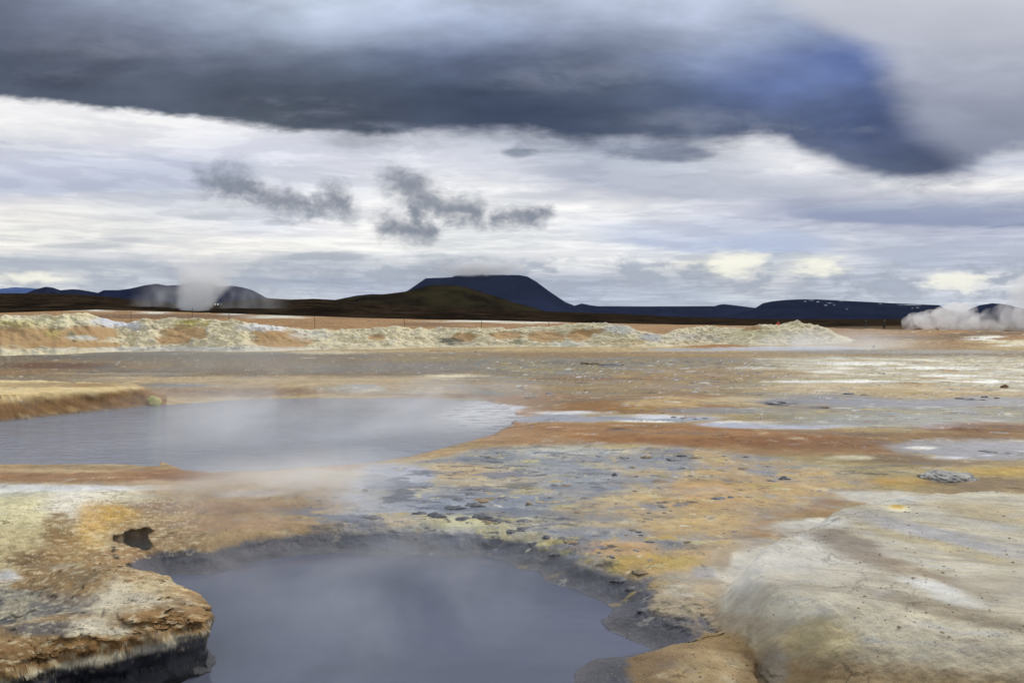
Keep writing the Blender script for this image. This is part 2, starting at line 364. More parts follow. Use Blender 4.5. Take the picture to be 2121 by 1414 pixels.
SUN_EL, SUN_AZ = 40.0, 42.0            # azimuth from +Y, negative is to the left
SUN_ROT = SUN_AZ
build_world()
sl = bpy.data.lights.new('sun_light', 'SUN'); sl.energy = 1.9; sl.angle = math.radians(11); sl.color = (1.0, 0.95, 0.87)
so = bpy.data.objects.new('sun_light', sl); COL.objects.link(so)
az, el = math.radians(SUN_AZ), math.radians(SUN_EL)
sd = Vector((math.sin(az) * math.cos(el), math.cos(az) * math.cos(el), math.sin(el)))
so.rotation_euler = sd.to_track_quat('Z', 'Y').to_euler()

# ------------------------------------------------------------------ camera
cam = bpy.data.cameras.new('camera'); co = bpy.data.objects.new('camera', cam); COL.objects.link(co)
co.location = (0, 0, H); co.rotation_euler = (math.radians(90), 0, 0)
cam.sensor_width = 36; cam.lens = 36 * F / 2121.0; cam.shift_y = -(707 - HZ) / 2121.0
cam.clip_start = 0.05; cam.clip_end = 80000
S.camera = co
S.view_settings.view_transform = 'Standard'; S.view_settings.look = 'None'; S.view_settings.exposure = 0.0; S.view_settings.gamma = 1.0
S.cycles.use_denoising = True
S.cycles.max_bounces = 10; S.cycles.volume_bounces = 8; S.cycles.diffuse_bounces = 2; S.cycles.transparent_max_bounces = 16

# ------------------------------------------------------------------ ground material
def ground_material(name, fine=38.0, bump=0.02, coarse=7.0, crumb=0.5, dry=0.88, crack=4.5):
    m, n = material(name)
    b = n.new('ShaderNodeBsdfPrincipled')
    pos = n.new('ShaderNodeNewGeometry').outputs['Position']
    a = n.new('ShaderNodeAttribute', attribute_name='mineral').outputs['Color']
    wt = n.new('ShaderNodeAttribute', attribute_name='wet').outputs['Fac']
    f1 = n.noise(pos, coarse, 7, 0.62); f2 = n.noise(pos, fine, 6, 0.68); f3 = n.noise(pos, fine * 5, 3, 0.6)
    k = n.add(0.62, n.add(n.mul(f1, 0.38), n.mul(f2, 0.38)))
    k = n.mul(k, n.add(0.72, n.mul(f3, 0.56)))
    kk = n.mix(n.mul(wt, 0.6), n.vec(k, k, k), (1, 1, 1, 1))
    c = n.mix(1.0, a, kk, 'MULTIPLY')
    # scattered pale crumbs of dry crust, and darker pits
    cr = n.mul(n.step(0.66, 0.74, f2), n.sub(1.0, wt))
    c = n.mix(n.mul(cr, crumb * 0.55), c, n.mix(0.5, c, (0.75, 0.70, 0.58, 1)))
    pit = n.mul(n.step(0.36, 0.27, f2), n.sub(1.0, wt))
    c = n.mix(n.mul(pit, crumb * 0.6), c, n.mix(1.0, c, (0.45, 0.40, 0.36, 1), 'MULTIPLY'))
    vw = n.vm('ADD', pos, n.vec(n.mul(f1, .35), n.mul(f2, .12), 0.0))
    vo = n.new('ShaderNodeTexVoronoi', feature='DISTANCE_TO_EDGE'); n.put(vo.inputs['Vector'], vw); vo.inputs['Scale'].default_value = crack
    ck = n.mul(n.mul(n.step(.030, .004, vo.outputs['Distance']), n.step(.55, .66, n.noise(pos, 1.1, 4, .6))), n.sub(1.0, wt))
    c = n.mix(n.mul(ck, .65), c, n.mix(1.0, c, (.40, .34, .30, 1), 'MULTIPLY'))
    n.put(b.inputs['Base Color'], c)
    r = n.sub(dry, n.mul(wt, n.add(0.50, n.mul(f1, 0.25)))); n.put(b.inputs['Roughness'], r)
    b.inputs['Specular IOR Level'].default_value = 0.4
    hgt = n.sub(n.add(n.mul(f1, 0.9), n.add(n.mul(f2, 0.55), n.mul(f3, 0.16))), n.mul(ck, .5))
    bp = n.new('ShaderNodeBump'); bp.inputs['Distance'].default_value = bump
    n.put(bp.inputs['Strength'], n.sub(0.9, n.mul(wt, 0.62))); n.put(bp.inputs['Height'], hgt); n.put(b.inputs['Normal'], bp.outputs[0])
    finish(n, b); return m

M_GROUND = ground_material('mineral_mud', 34.0, 0.035, 6.0, 0.8)
M_RIDGE = ground_material('ridge_crust', 5.0, 0.06, 1.2, 0.6)

# ------------------------------------------------------------------ the geothermal field: one detailed height field
ZF, ZB = -0.15, -0.12                      # water levels of the front and the back pool
FRONT = [(343, 1191), (419, 1191), (462, 1185), (541, 1162), (627, 1150), (700, 1146), (790, 1150), (865, 1148), (951, 1158), (997, 1152), (1056, 1165), (1073, 1181), (1112, 1183),
         (1129, 1205), (1188, 1221), (1241, 1244), (1268, 1261), (1250, 1285), (1261, 1304), (1294, 1320), (1347, 1343), (1327, 1350), (1261, 1360), (1222, 1364), (1208, 1376), (1190, 1392),
         (1185, 1414), (1188, 1480), (1150, 1620), (900, 1800), (500, 1850), (100, 1800), (-160, 1760), (-160, 1640), (-60, 1562), (0, 1525), (99, 1492), (198, 1462), (290, 1440), (363, 1420), (420, 1403), (446, 1390),
         (454, 1362), (434, 1328), (382, 1298), (332, 1262), (312, 1228)]
BACK = [(-420, 925), (-200, 893), (0, 874), (100, 863), (200, 852), (300, 842), (345, 839), (420, 834), (500, 828), (700, 824), (860, 826), (960, 829), (1010, 832), (1050, 842), (1068, 858), (1058, 880),
        (1015, 900), (960, 915), (900, 930), (850, 943), (780, 955), (700, 962), (640, 964), (560, 974), (440, 976), (300, 968), (150, 965), (0, 969), (-200, 975), (-420, 985)]
front_poly = ground_poly(FRONT, ZF)
back_poly = ground_poly(BACK, ZB)

def gauss(x, y, c, rx, ry, ang=0.0):
    dx, dy = x - c[0], y - c[1]; ca, sa = math.cos(ang), math.sin(ang)
    a, b = dx * ca + dy * sa, -dx * sa + dy * ca
    return np.exp(-(a / rx) ** 2 - (b / ry) ** 2)

# rows are dense near the camera, loose far away
ys = [2.55]
while ys[-1] < 330:
    y_ = ys[-1]; ys.append(y_ + min(max(0.70 * y_ * y_ / (H * 820), 0.004), 0.02 * y_) * (0.28 if 15.6 < y_ < 18.2 else 0.6 if 4.3 < y_ < 5.6 else 1.0))
ys = np.array(ys); us = np.linspace(-0.80, 0.80, 1180)
U, Y = np.meshgrid(us, ys); X = U * Y
PXf = CX + F * U                                  # photo column of each vertex
nr, nc = Y.shape
near = sstep(70, 40, Y)
nA = fbm(X, Y, 0.22, 4, 1); nB = fbm(X, Y, 0.8, 6, 5, .55); nC = fbm(X, Y, 2.6, 6, 9, .58); nD = fbm(X, Y, 8.0, 5, 14, .6); nE = fbm(X, Y, 24.0, 3, 21)
nR = fbm(X, Y, 1.5, 4, 31, ridged=True)

Z = 0.035 * nA * near + 0.012 * nB
# mud field lumps
mudfield = sdf(smooth_poly(ground_poly([(560, 1075), (700, 1020), (860, 960), (980, 925), (1180, 925), (1400, 925), (1640, 960), (1800, 985), (1700, 1040), (1530, 1080), (1490, 1180), (1440, 1290), (1300, 1210), (1150, 1130), (900, 1100), (700, 1095)], 0.0)), X, Y)
mf = sstep(0.35, -0.25, mudfield + 0.2 * nB)
Z += mf * (0.018 * np.maximum(nC, -0.2) + 0.010 * nD)
# low sandbanks and domes of the middle ground
for (cx, cy), rx, ry, a in (((640, 800), 3.6, 1.7, .13), ((930, 790), 2.2, 1.5, .07), ((1300, 838), 1.6, 1.5, .09), ((1400, 832), 1.3, 1.0, .07), ((1480, 905), 2.4, 1.0, .07), ((1180, 900), 1.4, 0.9, .045), ((1960, 895), 1.6, .9, .06), ((1560, 1040), 0.7, 0.5, .03),
                            ((40, 1090), 0.9, 1.3, .14), ((150, 1010), .7, .8, .05), ((480, 1010), 1.2, .8, .05)):
    Z += a * gauss(X, Y, at(cx, cy), rx, ry)
# far plain behind the ridge, climbing to the left
zx = [-400, 0, 200, 320, 480, 600, 750, 900, 1000, 1140, 1400, 1700, 1800, 2121, 2500]
zp = [646, 646, 640, 643, 648, 652, 657, 661, 662.5, 666, 672, 677, 680, 690, 692]
zt = np.interp(PXf, zx, [1.75 - (p - 662) * 300 / 1700 for p in zp])
Z += zt * np.clip((Y - 60) / 240, 0, None) * sstep(55, 75, Y)
Z += (0.80 * np.exp(-((Y - 84) / 19) ** 2) * (1 + .22 * nA) + .45 * np.exp(-((Y - 118) / 24) ** 2)) * sstep(1660, 1800, PXf + 40 * nA)
Z += 0.12 * fbm(X, Y, 0.12, 4, 41) * sstep(55, 90, Y)
# left bank over the back pool
bank_poly = [at(-420, 925, ZB)[:2], at(-200, 895, ZB)[:2], at(0, 876, ZB)[:2], at(100, 865, ZB)[:2], at(200, 853, ZB)[:2], at(300, 842, ZB)[:2], at(322, 838, ZB)[:2], at(330, 815, .02)[:2], at(300, 806, .15)[:2], at(250, 801, .22)[:2], at(165, 794, .25)[:2], at(0, 789, .25)[:2], at(-420, 800, .25)[:2]]
dbank = sdf(bank_poly, X, Y) + 0.10 * nB + 0.05 * nC
bank = sstep(0.18, -0.55, dbank)
Z += bank * (0.33 + 0.05 * nB + 0.02 * nC)
# the smooth pale mound at the right
MZ = 0.31
MOUND = [(1520, 1152), (1552, 1122), (1620, 1090), (1700, 1060), (1770, 1037), (1850, 1021), (1960, 1010), (2121, 1002), (2600, 1000), (3000, 1250), (2400, 1430), (2121, 1372), (1990, 1322), (1850, 1287), (1730, 1262), (1640, 1240), (1570, 1215), (1530, 1182)]
mound_poly = smooth_poly(ground_poly(MOUND, MZ), 2)
dm = sdf(mound_poly, X, Y)
wl = 0.18 + 0.46 * sstep(1560, 1800, PXf) + 0.12 * nB
dmn = dm + 0.05 * nB + 0.015 * nC
mnd = sstep(wl, -0.16, dmn)
Z += mnd * (MZ + 0.020 * nB + 0.010 * nC + .003 * nD)
front_face = sstep(1200, 1290, HZ + 1.6 * F / Y)
# lumps and a crease on its near foot
Z += 0.07 * gauss(X, Y, at(1440, 1375, 0.05), .20, .42) + 0.05 * gauss(X, Y, at(1830, 1400, .15), .35, .2)
crx = np.interp(Y, [3.3, 3.9, 4.3, 4.7], [at(1600, 1450, .1)[0] * 1.0, at(1588, 1380, .1)[0], at(1585, 1330, .1)[0], at(1560, 1270, .12)[0]])
Z -= 0.075 * np.exp(-((X - crx - 0.02 * nC) / 0.045) ** 2) * sstep(4.85, 4.35, Y) * sstep(3.0, 3.4, Y)
Z += (0.035 * nC + .012 * nD - .035 * np.maximum(nR, 0)) * sstep(0.55, 0.15, dm) * sstep(-0.45, 0.0, dm)
lf = sstep(420, 250, PXf) * sstep(10.3, 9.0, Y) * sstep(3.6, 4.2, Y)          # crusted, lumpy left shore
Z += lf * (0.045 * nB + 0.022 * nC + 0.009 * nD)
# ledge at the left of the front pool
dfront = sdf(front_poly, X, Y)
dfn = dfront + 0.028 * nC * sstep(1.2, .2, Y - 4.0) + 0.010 * nD + 0.02 * nB
ledge = sstep(500, 440, PXf) * sstep(5.55, 5.15, Y)
zl = 0.095 + 0.12 * (1 - np.exp(-np.maximum(dfn, 0) / 0.13)) - 0.17 * sstep(.32, 1.0, dfn) + 0.024 * nC + 0.018 * nB + .009 * nD + 0.016 * np.round(2.2 * nC) / 2.2
Z = Z * (1 - ledge) + zl * ledge
# pools
wF = 0.42 + 0.16 * nB + 0.10 * nC
wF = np.maximum(wF, 0.10) * (1 - ledge) + 0.05 * ledge
wF = np.where((PXf > 1190) & (Y < 5.0), np.maximum(wF, 0.16), wF)
tF = sstep(0, 1, dfn / wF)
rimzone = sstep(0, .05, dfn) * sstep(.75, .25, dfn) * (1 - ledge) * (Y > 4.6)
Z += rimzone * (0.024 * nC + 0.018 * nD + .012 * np.maximum(nR, -.2))
Z = np.where(dfn > 0, ZF * (1 - tF) + Z * tF, ZF - 0.35 * sstep(0, 0.5, -dfn) - 0.02)
dback = sdf(back_poly, X, Y)
dbn = dback + 0.07 * nB + 0.035 * nC + 0.012 * nD
wB = (0.9 + 0.3 * nB) * sstep(320, 420, PXf) + 0.16 + 0.25 * sstep(900, 700, HZ + H * F / Y)
wB = np.where(PXf < 330, np.where(Y > 12, 0.30 + .1 * nB, 0.5), wB)
wB = np.maximum(wB, .1)
tB = sstep(0, 1, dbn / wB)
Z = np.where(dbn > 0, (ZB) * (1 - tB) + Z * tB, np.where(dbn < 0, ZB - 0.35 * sstep(0, 1.2, -dbn) - 0.02, Z))
# a small collapsed vent in the left shore
hx, hy = at(272, 1117)[:2]
hp = smooth_poly([at(a, b)[:2] for a, b in [(226, 1112), (250, 1108), (262, 1098), (290, 1097), (300, 1094), (322, 1098), (320, 1106), (306, 1110), (318, 1126), (322, 1130), (306, 1137), (280, 1133), (240, 1126)]], 2)
dh = sdf(hp, X, Y)
hole = sstep(0.008, -0.014, dh)
# borders of the sheet sink out of sight
side = sstep(0.765, 0.80, np.abs(U))
Z = Z * (1 - side) - 0.7 * side
# every column gets its rows shared out again by length along the surface, so that steep faces are as finely meshed as the flats
dz_ = np.abs(np.diff(Z, axis=0)) * F * .483 / Y[1:]
def blur_cols(a, w):
    p = np.pad(a, ((0, 0), (w, w)), mode='edge'); c_ = np.cumsum(np.concatenate([np.zeros((a.shape[0], 1)), p], 1), 1)
    return (c_[:, 2 * w + 1:] - c_[:, :-2 * w - 1]) / (2 * w + 1)
for _ in range(3): dz_ = blur_cols(dz_, 22)
met = np.concatenate([np.zeros((1, nc)), np.cumsum(np.ones((nr - 1, 1)) * .55 + 1.1 * dz_, axis=0)], 0)
nr2 = 1150
YN2 = np.empty((nr2, nc)); ZN2 = np.empty((nr2, nc)); keep = dict(dfn=dfn, dbn=dbn, dh=dh, dm=dm, mnd=mnd, ledge=ledge, bank=bank, mf=mf, tF=tF); kn = {k: np.empty((nr2, nc)) for k in keep}
for j in range(nc):
    q_ = np.linspace(0, met[-1, j], nr2); fi = np.interp(q_, met[:, j], np.arange(nr))
    i0 = np.clip(fi.astype(int), 0, nr - 2); w_ = fi - i0
    YN2[:, j] = Y[i0, j] * (1 - w_) + Y[i0 + 1, j] * w_; ZN2[:, j] = Z[i0, j] * (1 - w_) + Z[i0 + 1, j] * w_
    for k in keep: kn[k][:, j] = keep[k][i0, j] * (1 - w_) + keep[k][i0 + 1, j] * w_
Zgrid, nr0 = Z, nr
Y, Z, nr = YN2, ZN2, nr2
dfn, dbn, dh, dm, mnd, ledge, bank, mf, tF = (kn[k] for k in ('dfn', 'dbn', 'dh', 'dm', 'mnd', 'ledge', 'bank', 'mf', 'tF'))
U = np.broadcast_to(us, Y.shape); X = U * Y; PXf = CX + F * U
YN = Y + 1.6 * Z
nA = fbm(X, Y, 0.22, 4, 1); nB = fbm(X, YN, 0.8, 6, 5, .55); nC = fbm(X, YN, 2.6, 6, 9, .58); nD = fbm(X, YN, 8.0, 5, 14, .6); nE = fbm(X, YN, 24.0, 3, 21); nR = fbm(X, YN, 1.5, 4, 31, ridged=True)
# actual photo coordinates of the finished surface
PX0, PY0 = px_of(X, Y, Z)
_wa = 0.028 * Y ** 0.85
PX = PX0 + _wa * 1.2 * fbm(X, Y, .9, 7, 201, .62) * F / Y
PY = PY0 + _wa * 1.0 * fbm(X, Y, .9, 7, 211, .62) * H * F / Y ** 2 * (1 + sstep(30, 50, Y) * 0)

# ------------------------------------------------------------------ mineral colours (what the mud and crust are made of)
def c3(r, g, b): return lin((r, g, b))
C = np.zeros(X.shape + (3,)); W = np.zeros(X.shape)
def lay(mask, col, wet=None):
    global C, W
    m = np.clip(mask, 0, 1)
    C = C * (1 - m[..., None]) + np.asarray(col) * m[..., None]
    if wet is not None: W = W * (1 - m) + wet * m
def spot(cx, cy, rx, ry, col, op=1.0, wet=None, soft=0.7, warp=0.55, n=None, ang=0.0):
    """a stain centred where the photo shows it, with a frayed edge"""
    n = nBC if n is None else n
    sel = (np.abs(PX - cx) < 2.6 * max(rx, ry if ang else rx)) & (np.abs(PY - cy) < (2.6 * ry if not ang else 2.6 * max(rx, ry)))
    dx, dy = PX[sel] - cx, PY[sel] - cy
    if ang:
        ca, sa = math.cos(ang), math.sin(ang); dx, dy = dx * ca + dy * sa, -dx * sa + dy * ca
    r = np.sqrt((dx / rx) ** 2 + (dy / ry) ** 2) + warp * n[sel]
    m = sstep(1 + soft * .6, 1 - soft * .6, r) * op
    C[sel] = C[sel] * (1 - m[:, None]) + np.asarray(col) * m[:, None]
    if wet is not None: W[sel] = W[sel] * (1 - m) + wet * m
nBC = 0.6 * nB + 0.6 * nC
nCD = 0.6 * nC + 0.6 * nD
nAB = 0.6 * nA + 0.6 * nB

ORANGE, TAN, SAND = c3(168, 118, 66), c3(182, 152, 108), c3(196, 172, 130)
RUST, BROWN, DKBR = c3(152, 92, 46), c3(150, 118, 84), c3(104, 78, 54)
CREAM, WHITE, PALE = c3(222, 212, 184), c3(232, 230, 222), c3(196, 190, 178)
GREY, LGREY, DGREY = c3(128, 131, 138), c3(160, 163, 168), c3(78, 80, 88)
YEL, OLIVE, GOLD = c3(206, 182, 104), c3(160, 146, 96), c3(212, 164, 78)
PINK, MILK = c3(180, 148, 112), c3(178, 182, 192)

def mudmix(mask, cols, scale_shift=0):
    """patchwork of several muds chosen by slow and fast noise"""
    v = 0.55 * fbm(X, YN, 1.1, 5, 50 + scale_shift) + 0.45 * nBC
    q = 0.5 + 0.5 * np.clip(v * 1.15, -1, 1)
    ks = np.linspace(0, 1, len(cols)); q = q * 1.0
    cc = np.stack([np.interp(q, ks, [c[i] for c in cols]) for i in range(3)], -1)
    global C
    C = C * (1 - mask[..., None]) + cc * mask[..., None]
    return v

C[:] = TAN
lay(sstep(-.2, .5, nA), SAND); lay(sstep(0.1, .6, fbm(X, YN, .35, 4, 61)), ORANGE * .95)
# --- plain behind the ridge
far = sstep(58, 64, Y)
lay(far, c3(172, 126, 78)); lay(far * sstep(-.1, .6, fbm(X, YN, .05, 4, 62)), c3(148, 106, 66)); lay(far * sstep(.15, .7, fbm(X, YN, .12, 4, 63)) * .7, c3(190, 150, 104)); lay(far * sstep(.25, .40, fbm(X * .5, Y, .35, 5, 65, .62)) * .7, c3(96, 74, 50)); lay(far * sstep(.36, .46, fbm(X * .4, Y, .25, 5, 67, .62)) * .8, c3(206, 196, 174))
fn = fbm(X, YN, .10, 4, 64)
for cx, cy, rx, ry in ((195, 640, 75, 4), (320, 648, 30, 2.5), (520, 646, 60, 2.5), (560, 656, 70, 3.5), (480, 651, 30, 2), (1000, 665, 90, 2), (1100, 668, 60, 1.8)):
    spot(cx, cy, rx, ry, c3(212, 208, 196), .95, n=fn, warp=1.2)
spot(330, 655, 200, 5, c3(122, 86, 52), .8, n=fn); spot(880, 671, 60, 3, c3(120, 84, 52), .6, n=fn)
# orange slope at the right with dark scrub and white streaks
for cx, cy, rx, ry, c, o in ((1900, 700, 120, 5, DKBR, .55), (2000, 695, 60, 4, DKBR, .6), (1840, 697, 50, 4, DKBR, .4), (2040, 700, 40, 5, WHITE, .8), (2100, 708, 60, 5, CREAM, .8), (2090, 715, 40, 2, WHITE, .8), (2070, 690, 60, 3, DKBR, .7), (1960, 715, 90, 8, ORANGE * .85, .7)):
    spot(cx, cy, rx, ry, c, o, n=fbm(X, YN, .25, 5, 66), warp=1.3)
rs_ = sstep(1740, 1860, PX) * sstep(52, 62, Y) * sstep(150, 120, Y)
for sd_, sc_, th, col, op in ((371, .5, .16, (138, 98, 60), .6), (373, .9, .26, (92, 70, 48), .8), (377, .7, .34, (216, 206, 184), .8)):
    lay(rs_ * sstep(th, th + .08, fbm(X * .5, YN * 1.3, sc_, 6, sd_, .64)) * op, c3(*col))
# --- band of grey and brown flats at the foot of the ridge
nS = fbm(X, YN, .30, 5, 70)
band = sstep(46, 42, Y) * sstep(17, 20, Y)
lay(band, c3(150, 130, 104)); lay(band * sstep(-.1, .5, nS), c3(128, 118, 106), .35)
lay(band * sstep(.05, .55, fbm(X, YN, .5, 5, 71)), c3(118, 120, 124), .55)
lay(band * sstep(.25, .6, fbm(X, YN, .45, 5, 72)), c3(172, 134, 84), .0)
lay(band * sstep(.35, .6, fbm(X, YN, .8, 4, 73)), c3(92, 84, 72), .3)
lay(band * sstep(.42, .6, fbm(X, YN, .7, 4, 74)), c3(206, 200, 186), .1)
spot(110, 757, 120, 6, c3(126, 78, 40), .85); spot(60, 770, 150, 5, c3(172, 132, 82), .8); spot(330, 738, 330, 9, c3(122, 118, 112), .8, .3); spot(600, 752, 300, 9, c3(138, 122, 100), .7, .2)
spot(420, 770, 420, 5, c3(128, 122, 114), .5, .3); spot(820, 762, 260, 10, c3(128, 128, 128), .7, .55); spot(900, 742, 140, 5, OLIVE, .5)
spot(250, 774, 150, 2, c3(188, 182, 170), .6); spot(680, 730, 80, 3, CREAM, .5)
spot(1230, 735, 300, 5, c3(160, 120, 72), .7); spot(1480, 717, 70, 5, c3(168, 112, 54), .9); spot(1640, 722, 170, 4, MILK, .95, .95, warp=.35); spot(1430, 724, 90, 3, LGREY, .8, .8); spot(1850, 728, 260, 4, c3(126, 122, 118), .8, .5)
spot(1560, 735, 240, 3, c3(176, 138, 80), .7); spot(1230, 752, 160, 6, c3(106, 98, 82), .6, .3); spot(1250, 785, 130, 5, c3(140, 84, 46), .85); spot(1110, 765, 80, 5, OLIVE, .6); spot(1200, 800, 160, 7, OLIVE, .6)
# pale crusted flats at the right
pm = sstep(1480, 1700, PX + 60 * nA) * sstep(735, 745, PY) * sstep(835, 800, PY + 8 * nB)
lay(pm * .9, c3(190, 176, 148)); lay(pm * sstep(-.15, .35, fbm(X, YN, .7, 5, 75)), c3(216, 210, 192)); lay(pm * sstep(.2, .5, fbm(X, YN, .5, 4, 76)), c3(184, 142, 92)); lay(pm * sstep(.3, .55, fbm(X, YN, .9, 4, 77)), c3(150, 148, 140), .3)
for cx, cy, rx in ((1760, 752, 90), (1930, 762, 110), (1650, 790, 60), (1790, 790, 70), (2050, 790, 60), (1700, 770, 50), (1560, 762, 50), (1980, 778, 60)):
    spot(cx, cy, rx, 2.6, WHITE, .9, n=nB)
spot(1760, 805, 260, 9, c3(196, 164, 120), .8); spot(1980, 815, 200, 7, c3(198, 168, 126), .7)
# middle flats, olive and blue-grey flecks
mid = sstep(900, 1060, PX) * sstep(1760, 1500, PX) * sstep(742, 750, PY) * sstep(835, 815, PY)
lay(mid * .6 * sstep(-.3, .3, nB), c3(156, 138, 104)); lay(mid * sstep(.1, .45, fbm(X, YN, .7, 5, 80)), c3(116, 116, 112), .6); lay(mid * sstep(.25, .5, fbm(X, YN, 1.0, 4, 81)), c3(178, 150, 84)); lay(mid * sstep(.38, .55, fbm(X, YN, 1.3, 4, 82)), c3(66, 64, 62), .3); lay(mid * sstep(.42, .6, fbm(X, YN, 1.2, 4, 83)), c3(206, 210, 216), .6)
# --- sandbank behind the back pool
sb = sstep(1010, 900, PX) * sstep(60, 330, PX) * sstep(776, 782, PY + 3 * nB)
lay(sb * .95, c3(188, 160, 124)); lay(sb * sstep(-.1, .5, nB) * .8, c3(196, 174, 142)); lay(sb * sstep(.1, .6, nC) * sstep(790, 815, PY) * .8, c3(172, 134, 94))
spot(480, 812, 200, 10, c3(158, 124, 98), .8); spot(360, 798, 100, 4, c3(132, 134, 140), .8, .5); spot(940, 778, 60, 3.5, CREAM, .95); spot(730, 805, 70, 6, PALE, .7); spot(745, 800, 40, 4, LGREY, .7, .5); spot(960, 796, 120, 5, c3(176, 150, 108), .8); spot(990, 800, 70, 4, GREY, .7, .5)
spot(900, 820, 170, 5, c3(150, 108, 66), .8); spot(720, 821, 130, 3, c3(196, 164, 112), .8)
# --- orange banks and the milky rivulets
spot(1130, 826, 130, 10, c3(168, 114, 66), .9); spot(1230, 840, 230, 16, ORANGE * .92, .95); spot(1400, 836, 150, 20, ORANGE, .9); spot(1380, 832, 90, 11, c3(200, 168, 124), .85); spot(1530, 830, 70, 9, c3(198, 176, 140), .8); spot(1220, 824, 120, 5, BROWN, .6); spot(1090, 868, 60, 26, c3(180, 126, 80), .9)
spot(1250, 800, 260, 12, c3(176, 132, 84), .5, n=nBC, warp=1.2); spot(1480, 775, 220, 12, c3(180, 140, 92), .5, n=nBC, warp=1.2); spot(1330, 906, 330, 25, c3(172, 118, 70), .97); spot(1180, 893, 150, 16, c3(176, 122, 74), .95); spot(1520, 905, 260, 18, c3(164, 108, 60), .9); spot(1690, 918, 170, 14, c3(154, 98, 50), .9); spot(1430, 898, 200, 7, c3(184, 132, 84), .7); spot(1800, 925, 120, 10, c3(150, 104, 62), .7); spot(1660, 935, 260, 9, c3(160, 112, 70), .75)
spot(1090, 910, 90, 18, c3(188, 142, 102), .85); spot(1000, 940, 150, 12, c3(192, 152, 114), .8)
rl = [(1110, 868), (1160, 862), (1210, 869), (1290, 866), (1340, 868), (1390, 868), (1440, 866)]
for cx, cy in rl: spot(cx, cy, 62, 5.5, c3(150, 154, 164), .9, .9, warp=.4)
spot(1180, 855, 75, 4, c3(214, 214, 214), .9, .7, warp=.9); spot(1350, 862, 60, 4.5, c3(208, 210, 214), .85, .8, warp=.8); spot(1330, 872, 50, 3, WHITE, .8, .5, warp=.9); spot(1460, 850, 110, 7, c3(134, 134, 138), .8, .5)
for cx, cy in ((1500, 878), (1560, 882), (1620, 884), (1680, 882), (1740, 879)): spot(cx, cy, 60, 5, c3(172, 176, 190), .92, .92, warp=.4)
spot(1560, 874, 80, 3, WHITE, .7, .6); spot(1600, 852, 90, 9, c3(132, 132, 128), .7, .5); spot(1640, 862, 110, 7, OLIVE, .6)
# --- right of the middle: blue-grey wet flats
spot(1700, 830, 120, 12, c3(118, 122, 136), .9, .55); spot(1860, 838, 180, 12, c3(124, 128, 140), .9, .6); spot(2060, 832, 150, 10, c3(120, 124, 134), .85, .55); spot(1620, 836, 40, 6, c3(90, 88, 92), .8)
rm = sstep(1560, 1750, PX) * sstep(838, 848, PY + 5 * nB) * sstep(885, 868, PY)
lay(rm * .85, c3(142, 138, 120), .35); lay(rm * sstep(.0, .4, nBC), c3(122, 128, 138), .6); lay(rm * sstep(.25, .5, fbm(X, YN, 1.6, 4, 85)), c3(190, 162, 98)); lay(rm * sstep(.3, .55, fbm(X, YN, 2.0, 4, 86)), c3(198, 196, 186)); lay(rm * sstep(.4, .6, fbm(X, YN, 2.2, 4, 87)), c3(76, 76, 78))
spot(1870, 872, 220, 14, c3(150, 150, 144), .75, .45); spot(1940, 882, 40, 7, c3(150, 152, 168), .9, .6); spot(2030, 885, 120, 11, c3(140, 84, 48), .9); spot(2100, 900, 120, 12, c3(156, 112, 70), .8); spot(1900, 905, 140, 8, c3(150, 108, 72), .7)
spot(2050, 930, 150, 20, c3(116, 120, 134), .92, .75); spot(1930, 925, 90, 13, c3(140, 140, 146), .8, .5); spot(1960, 947, 40, 3, c3(206, 210, 218), .8, .7); spot(1910, 927, 30, 3, WHITE, .7); spot(2110, 945, 120, 10, c3(108, 110, 122), .8, .7)
spot(1810, 950, 130, 9, c3(112, 80, 58), .7); spot(1760, 948, 45, 6, CREAM, .8); spot(1900, 958, 150, 8, c3(146, 116, 88), .7)
# --- ochre and sulphur strip above the mound
spot(1650, 985, 240, 34, c3(170, 150, 100), .85); spot(1520, 965, 140, 18, c3(176, 162, 120), .8); spot(1840, 985, 150, 24, c3(176, 156, 116), .85); spot(1740, 1003, 110, 15, c3(172, 118, 54), .85); spot(1860, 1000, 100, 12, GOLD, .7); spot(2070, 977, 100, 9, c3(202, 164, 84), .85); spot(2040, 1000, 130, 10, c3(150, 122, 94), .8)
spot(1620, 1040, 120, 22, c3(172, 112, 58), .9); spot(1560, 1072, 70, 26, c3(176, 116, 62), .9); spot(1690, 1028, 120, 14, c3(168, 114, 62), .8); spot(1900, 1012, 120, 8, c3(178, 158, 110), .6); spot(2060, 1012, 140, 8, c3(156, 132, 104), .7)
# --- the blue-grey mud field with sulphur blotches
lay(mf * .97, c3(150, 152, 152), .35)
v = 0.6 * fbm(X, YN, 1.0, 5, 90) + 0.5 * nC
lay(mf * sstep(-.10, .40, v), c3(192, 178, 148), .1); lay(mf * sstep(.0, -.5, v) * .9, c3(124, 132, 146), .55)
right = sstep(1080, 1420, PX + 0.35 * (PY - 1080) + 130 * nB)
lay(mf * right * sstep(-.45, .2, v + .3 * nD) * .92, c3(204, 166, 118), .05)
lay(mf * sstep(.20, .5, fbm(X, YN, 1.9, 5, 91)) * .85, c3(196, 178, 112), .0); lay(mf * sstep(.33, .6, fbm(X, YN, 2.7, 4, 92)) * .8, c3(206, 200, 172), .0)
lay(mf * sstep(.15, .5, fbm(X, YN, 1.5, 5, 93)) * .8, c3(118, 126, 142), .6); lay(mf * sstep(.42, .62, fbm(X, YN, 3.2, 4, 94)) * .85, c3(82, 82, 84), .3); lay(mf * sstep(.3, .6, fbm(X, YN, 4.5, 4, 95)) * .5, c3(170, 140, 84), .0)
